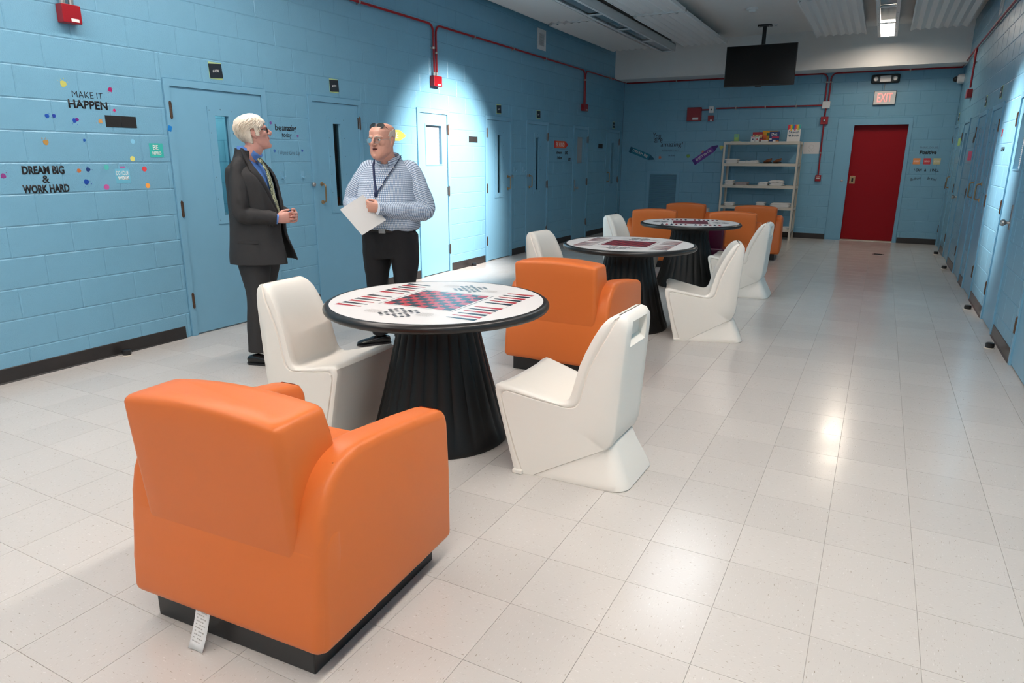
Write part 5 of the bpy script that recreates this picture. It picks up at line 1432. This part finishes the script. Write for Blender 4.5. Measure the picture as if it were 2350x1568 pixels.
tie.tube(tp[1:], [(.016, .006), (.026, .006), (.032, .006), (.036, .006), (.040, .006), (.040, .006)], 10, ex=(1, 0, 0)); tie.build('tie', M['tie'], p1, True, 70)
# jacket: open front shell with lapels, two sleeves and the flaring front panels
def jacket():
    bm = bmesh.new(); N = 60
    lv = [(.735, .012, .195, .232), (.80, .008, .19, .228), (.92, .004, .175, .212), (1.05, .012, .172, .205), (1.20, .002, .160, .212), (1.32, -.010, .146, .216), (1.385, -.030, .112, .205), (1.430, -.036, .084, .148), (1.470, -.034, .074, .098), (1.498, -.032, .069, .079), (1.514, -.031, .068, .074)]
    rings = torso_rings(lv, 2.3); rows = []
    for c, ex, ey, ra, rb, pw in rings:
        z = c[2]
        gap = .10 if z < 1.04 else .10 + .80 * min(1, (z - 1.04) / .34) ** .9
        if z < .98: gap = .10 + .30 * min(1, (.98 - z) / .24) ** 1.3
        fl = .05 * max(0, (1.0 - z) / .26) ** 1.2
        row = []
        for k in range(N):
            t = PI / 2 + gap + (2 * PI - 2 * gap) * k / (N - 1); a, b = math.cos(t), math.sin(t); pw = 2.3 if z < 1.40 else 2.05
            p = Vector((math.copysign(abs(a) ** (2 / pw), a) * ra, c[1] + math.copysign(abs(b) ** (2 / pw), b) * rb, z + (.012 * max(0, -b) * max(0, (z - 1.44) / .08) - .012 * max(0, b) * max(0, (z - 1.44) / .08)))) if True else None
            if b > 0 and fl: p.y += fl * b ** 2
            if b > .6: p.y += .012
            row.append(bm.verts.new(p))
        rows.append(row)
    for i in range(len(rows) - 1):
        for k in range(N - 1): bm.faces.new((rows[i][k], rows[i][k + 1], rows[i + 1][k + 1], rows[i + 1][k]))
    bmesh.ops.recalc_face_normals(bm, faces=bm.faces); bmesh.ops.solidify(bm, geom=bm.faces[:], thickness=.010)
    me = bpy.data.meshes.new('jacket'); bm.to_mesh(me); bm.free(); return me
jm = jacket(); jm.polygons.foreach_set('use_smooth', [True] * len(jm.polygons)); wrinkle(jm, .0035, (9, 9, 5), 3.0)
jk = child('jacket', jm, M['suit'], p1)
def sleeve(S_, E_, W_, seed):
    seg = limb_seg([(S_[0] * .50, S_[1], S_[2] + .048), (S_[0] * .86, S_[1], S_[2] + .018), (S_[0] * .55 + E_[0] * .45 + .0, S_[1] * .5 + E_[1] * .5, S_[2] * .5 + E_[2] * .5), E_, (E_[0] * .5 + W_[0] * .5, E_[1] * .5 + W_[1] * .5, E_[2] * .5 + W_[2] * .5), W_], [(.026, .040), (.054, .074), (.066, .076), (.060, .064), (.053, .055), (.046, .046)], sub=8)
    me = remesh(to_mb([seg]), .007, 2)
    wrinkle(me, .006, (16, 16, 11), seed); return me
for S_, E_, W_, sd_ in ((RS, RE, RW, 1.0), (LS, LE, LW, 5.0)):
    sl = child('sleeve', sleeve(S_, E_, W_, sd_), M['suit'], jk)
    b = MB()
    for k in range(3):
        q = Vector(E_).lerp(Vector(W_), .78 + .08 * k); b.ball(q + Vector((.02 if S_[0] > 0 else -.02, -.01, -.050)), .006, 8)
    tag(b.build('cuff_buttons', M['black'], sl, True), kind='stuff')
    cf = MB(); d = (Vector(W_) - Vector(E_)).normalized(); cf.tube([Vector(W_) - d * .03, Vector(W_) + d * .010], [.037, .034], 18); cf.build('shirt_cuff', M['shirt_blue'], sl, True)
def lapel(s):
    m = MB(); rows = []
    for z, x, y, w in ((1.515, .076, -.012, .016), (1.475, .086, .012, .026), (1.44, .098, .036, .034), (1.40, .108, .066, .040), (1.375, .108, .086, .060), (1.33, .100, .116, .058), (1.25, .078, .144, .050), (1.15, .050, .166, .036), (1.06, .024, .182, .014)):
        rows.append([(s * (x - .004), y + .004, z), (s * (x + w * .5), y + .010 - w * .1, z + .004), (s * (x + w), y - w * .45 + .004, z + .010), (s * (x + w - .002), y - w * .5 - .006, z + .006)])
    m.grid(rows); o = m.build('lapel', M['suit'], jk, True, 60); q = o.modifiers.new('s', 'SOLIDIFY'); q.thickness = .005; return o
lapel(1); lapel(-1)
pk = MB(); pk.box(.0, .006, -.07, .08, .885, .905, .002); o = pk.build('pocket_flap', M['suit'], jk); o.location = (.212, .02, 0)
tz = remesh(to_mb(legs1 + [torso_rings([(.74, .0, .128, .165), (.82, .0, .14, .18), (.92, .0, .135, .172), (1.0, .004, .13, .165)])]), .009, 4)
wrinkle(tz, .006, (14, 14, 6), 8.0); child('trousers', tz, M['suit'], p1)
shoe('shoe', p1, (RA[0], RA[1], .089), -.12); shoe('shoe', p1, (LA[0], LA[1], .089), .10)

# ---- the man in the checked shirt
HX2 = Matrix.Translation((.014, .050, 1.582)) @ Matrix.Rotation(math.radians(-16), 4, 'Z') @ Matrix.Rotation(math.radians(-3), 4, 'X') @ Matrix.Scale(1.05, 4)
tr2 = [(.928, .0, .150, .192), (.955, .005, .172, .226), (1.02, .020, .188, .234), (1.12, .026, .190, .230), (1.22, .012, .172, .224), (1.31, -.008, .146, .218), (1.375, -.026, .112, .196), (1.425, -.034, .084, .140), (1.462, -.034, .066, .086)]
RS2, RE2, RW2 = (.190, -.030, 1.345), (.285, -.005, 1.135), (.200, .165, 1.08)
LS2, LE2, LW2 = (-.190, -.030, 1.345), (-.278, .0, 1.085), (-.040, .268, 1.108)
RA2, LA2 = (.135, -.045, .09), (-.085, .035, .09)
legs2 = [limb_seg([(.105, .0, .90), (.115, .0, .74), (.125, -.005, .48), (.13, -.03, .26), RA2], [(.115, .135), (.108, .125), (.083, .088), (.074, .08), (.068, .075)]),
         limb_seg([(-.105, .0, .90), (-.112, .005, .74), (-.11, .02, .48), (-.095, .03, .26), LA2], [(.115, .135), (.108, .125), (.083, .088), (.074, .08), (.068, .075)])]
bm_ = MB(); head_parts(bm_, HX2, wide=1.09, jowl=.012, nose=.45)
bm_.tube([HX2 @ Vector((0, -.02, -.04)), HX2 @ Vector((0, -.02, -.09)), (.005, -.020, 1.44), (0, -.03, 1.36)], [(.064, .068), (.066, .070), (.068, .070), (.10, .07)], 20, ex=(1, 0, 0))
bm_.ball(HX2 @ Vector((0, .050, -.105)), (.042, .04, .026), 14)
body_from(torso_rings([(z, c, d - .015, w - .02) for z, c, d, w in tr2]), bm_, .012)
for seg in (limb_seg([RS2, RE2, RW2], [.055, .045, .032]), limb_seg([LS2, LE2, LW2], [.055, .045, .032])) + tuple(legs2): body_from(seg, bm_, .022)
hand_parts(bm_, LW2, (.94, .22, .16), (.32, -.80, -.25), (-.1, .25, .95), [(.85, 1.25, .7), (.9, 1.3, .7), (.95, 1.3, .75), (1.0, 1.3, .8)], ((.75, .35, .75), (.9, -.1, .5)), 1.03)
hand_parts(bm_, RW2, (-.85, .12, .45), (-.2, .75, -.3), (.1, .1, 1), [(.5, .7, .4), (.5, .8, .4), (.6, .8, .4), (.7, .8, .5)], ((.7, .6, .2), (.9, .1, .3)), 1.0)
me = remesh(bm_, .0036, 2, .5); paint_head(me, HX2, mouth_open=True)
RT2 = (1.69, 4.23); yaw2 = math.atan2(-.959, .284) - PI / 2
p2 = person_root(me, [M['skin_ruddy'], M['lip'], M['mouth_dark']], RT2[0], RT2[1], yaw2, 'balding person in blue checked shirt and lanyard, holding a paper, sunglasses on head')
for s in (-1, 1): eye(p2, HX2, s)
T2 = lambda p: HX2 @ Vector(p)
bw = MB()
for s in (-1, 1): bw.tube([T2((s * .014, .098, .030)), T2((s * .030, .098, .035)), T2((s * .050, .082, .030))], [(.003, .004), (.0035, .005), (.002, .003)], 8, round_ends=True)
tag(bw.build('eyebrows', M['hair_grey'], p2, True), kind='stuff')
# cropped hair at the sides and back
bmh = bmesh.new(); R = [[bmh.verts.new(v) for v in r] for r in rows]
for i in range(56):
    for j in range(120): bmh.faces.new((R[i][j], R[i][(j + 1) % 120], R[i + 1][(j + 1) % 120], R[i + 1][j]))
def in_crop(p):
    if p.z > .112 or p.z < -.075: return False
    if p.z > .080 - max(0, p.y + .05) * .25: return False
    if p.y > .030 - max(0, p.z - .03) * .5: return False
    if p.z < .03 and p.y > .018 - (.03 - p.z) * .25: return False
    if p.z < -.015 and p.y > .004: return False
    return not (p.z < .028 and -.034 < p.y < .004) and not (p.z < -.02 and p.y > -.034)
bmesh.ops.delete(bmh, geom=[f for f in bmh.faces if not in_crop(f.calc_center_median())], context='FACES')
bmesh.ops.recalc_face_normals(bmh, faces=bmh.faces)
for v in bmh.verts:
    d = (v.co - cen).normalized(); v.co = v.co + d * (.0030 + .0010 * noise.noise(v.co * 60)); v.co.x *= 1.09
for v in bmh.verts: v.co = HX2 @ v.co
me = bpy.data.meshes.new('hair'); bmh.to_mesh(me); bmh.free(); me.polygons.foreach_set('use_smooth', [True] * len(me.polygons)); hr = child('hair', me, M['hair_grey'], p2); sd = hr.modifiers.new('s', 'SOLIDIFY'); sd.thickness = .006; sd.offset = -1
def specs(T, zc, y0, m_, rx, rz, tilt_y, temple, parent, name, thick, lens=None, wide=.0):
    gl = MB(); ln = MB()
    for s in (-1, 1):
        ring = []
        for k in range(22):
            t = 2 * PI * k / 22; a, b = math.cos(t), math.sin(t); e = .7
            x = s * .033 + rx * math.copysign(abs(a) ** e, a); zz = rz * math.copysign(abs(b) ** e, b)
            ring.append(T((x, y0 - abs(x) * .16 + tilt_y * zz, zc + zz)))
        gl.tube(ring + [ring[0], ring[1]], [thick] * 24, 6)
        if lens:
            ln.b.faces.new([ln.b.verts.new(q) for q in ring])
        gl.tube([T(q) for q in [(s * (.033 + rx), y0 - .010, zc + rz * .3)] + [(s * a, b, c) for a, b, c in temple]], [thick * .9] * (len(temple) + 1), 6)
    gl.tube([T((-.009, y0, zc + .002)), T((0, y0 + .004, zc + .004)), T((.009, y0, zc + .002))], [thick] * 3, 6)
    o = gl.build(name, m_, parent, True)
    if lens: ln.build('lens', lens, o, True)
    return o
specs(T2, .008, .106, M['steel'], .0225, .0165, .0, [(.081, .07, .016), (.084, .0, .016), (.083, -.03, .004)], p2, 'eyeglasses', .0013, M['glass'])
T3 = lambda p: HX2 @ (Matrix.Translation((0, .052, .106)) @ Matrix.Rotation(math.radians(38), 4, 'X')) @ Vector((p[0], p[1] - .085, p[2]))
specs(T3, .0, .088, M['black'], .0265, .0205, .0, [(.073, .05, .0), (.083, .0, -.012), (.084, -.04, -.024)], p2, 'sunglasses', .0024, M['smoke'])
# checked shirt
def sleeve_seg(S_, E_, W_):
    return limb_seg([(S_[0] * .45, S_[1], S_[2] + .062), (S_[0] * .84, S_[1], S_[2] + .020), tuple((a + b) / 2 for a, b in zip(S_, E_)), E_, tuple((a + b) / 2 + (0 if k < 2 else -.008) for k, (a, b) in enumerate(zip(E_, W_))), W_], [(.026, .036), (.062, .084), (.080, .088), (.080, .080), (.066, .070), (.040, .044)], sub=8)
st_ = torso_rings(tr2); so = loft_uv([st_, sleeve_seg(RS2, RE2, RW2), sleeve_seg(LS2, LE2, LW2)], 'checked_shirt', M['check'], p2, 64)
so.data.update(); wrinkle(so.data, .007, (11, 11, 9), 2.0, lambda p: 1.0 if p.z < 1.42 else .3)
def cuff(W_, E_):
    d = (Vector(W_) - Vector(E_)).normalized(); a = Vector(W_)
    return limb_seg([a - d * .035, a, a + d * .026], [(.044, .046), (.044, .046), (.042, .044)])
loft_uv([cuff(LW2, LE2), cuff(RW2, RE2)], 'shirt_cuffs', M['check'], so, 32)['kind'] = 'stuff'
co = bmesh.new(); uvl = co.loops.layers.uv.new('UVMap'); ra_, rb_, rc_ = [], [], []
for k in range(29):
    t = PI / 2 + .30 + (2 * PI - .60) * k / 28; f = max(0, math.sin(t)); bk = max(0, -math.sin(t))
    a = Vector((.075 * math.cos(t), -.026 + .076 * math.sin(t), 1.482 - .026 * f + .022 * bk)); b = Vector((.094 * math.cos(t), -.030 + .098 * math.sin(t), 1.430 - .050 * f ** 2 + .014 * bk))
    ra_.append(a); rb_.append((a + b) / 2 + Vector((math.cos(t), math.sin(t), .6)) * .008); rc_.append(b)
for A_, B_, v0 in ((ra_, rb_, 0), (rb_, rc_, .028)):
    va = [co.verts.new(p) for p in A_]; vb = [co.verts.new(p) for p in B_]
    for k in range(28):
        f = co.faces.new((va[k], va[k + 1], vb[k + 1], vb[k])); f.smooth = True
        for lp, u, v in zip(f.loops, (k, k + 1, k + 1, k), (0, 0, 1, 1)): lp[uvl].uv = (u * .019, v0 + v * .03)
bmesh.ops.remove_doubles(co, verts=co.verts, dist=.0001)
me = bpy.data.meshes.new('shirt_collar'); co.to_mesh(me); co.free(); cl = child('shirt_collar', me, M['check'], so); q = cl.modifiers.new('s', 'SOLIDIFY'); q.thickness = .004
bt = MB()
for z, y in ((1.30, .140), (1.21, .180), (1.12, .211), (1.035, .206)): bt.ball((0.0, y, z), (.006, .004, .006), 8)
tag(bt.build('shirt_buttons', M['ink_white'], so, True), kind='stuff')
# lanyard
la = MB()
la.tube([(-.085, -.06, 1.478), (-.098, -.005, 1.462), (-.080, .075, 1.40), (-.045, .135, 1.33), (-.008, .175, 1.255), (.020, .195, 1.215)], [(.009, .0022)] * 6, 8, ex=(.6, .2, -.7))
la.tube([(.085, -.06, 1.478), (.098, -.005, 1.462), (.085, .07, 1.41), (.062, .120, 1.34), (.035, .172, 1.26), (.022, .196, 1.215)], [(.009, .0022)] * 6, 8, ex=(.6, -.2, .7))
la.box(.010, .034, .192, .202, 1.185, 1.222, .002)
lo_ = la.build('lanyard', M['navy'], p2, True)
cp = MB(); cp.tube([(.022, .198, 1.185), (.026, .206, 1.15), (.030, .212, 1.11)], [.006, .005, .006], 8); cp.build('lanyard_clip', M['steel'], lo_, True)
lw = MB()
for x, y, z in ((-.080, .078, 1.398), (-.050, .131, 1.338), (-.020, .167, 1.275)): lw.ball((x, y + .004, z), (.007, .004, .007), 8)
tag(lw.build('lanyard_marks', M['ink_white'], lo_, True), kind='stuff')
tz = remesh(to_mb(legs2 + [torso_rings([(.72, .0, .135, .185), (.80, .0, .15, .20), (.90, .004, .156, .20), (.955, .006, .160, .198)])]), .009, 4)
wrinkle(tz, .006, (12, 12, 6), 4.0); tr_ = child('trousers', tz, M['trouser_black'], p2)
be = MB(); be.grid([[Vector(c) + Vector((math.cos(2 * PI * k / 48) * (ra + .006), math.sin(2 * PI * k / 48) * (rb + .006), 0)) for k in range(48)] for c, ra, rb in (((0, .006, .925), .192, .158), ((0, .006, .962), .192, .160))], True, True, True)
b_ = be.build('belt', M['belt'], tr_, True, 50)
MB().box(-.026, .026, .160, .172, .918, .966, .003).build('belt_buckle', M['steel'], b_)
shoe('shoe', p2, (RA2[0], RA2[1], .089), -.95); shoe('shoe', p2, (LA2[0], LA2[1], .089), -.05)

# ---- the sheet of paper in his hand
pp = MB(); c0, c1, c2, c3 = Vector((1.693, 3.928, 1.206)), Vector((1.561, 3.824, 1.102)), Vector((1.676, 3.915, .915)), Vector((1.816, 4.026, 1.024)); rows = []
for i in range(9):
    u = i / 8; rows.append([c0.lerp(c1, u).lerp(c3.lerp(c2, u), v / 8) + Vector((.62, -.78, 0)) * (-.012 * math.sin(PI * u) * (1 - v / 8)) for v in range(9)])
pp.grid(rows); me = pp.mesh('paper_sheet'); me.materials.append(M['paper']); o = link('paper_sheet', me)
q = o.modifiers.new('s', 'SOLIDIFY'); q.thickness = .0004
tag(o, 'white sheet of paper held by the person in the checked shirt', 'paper')
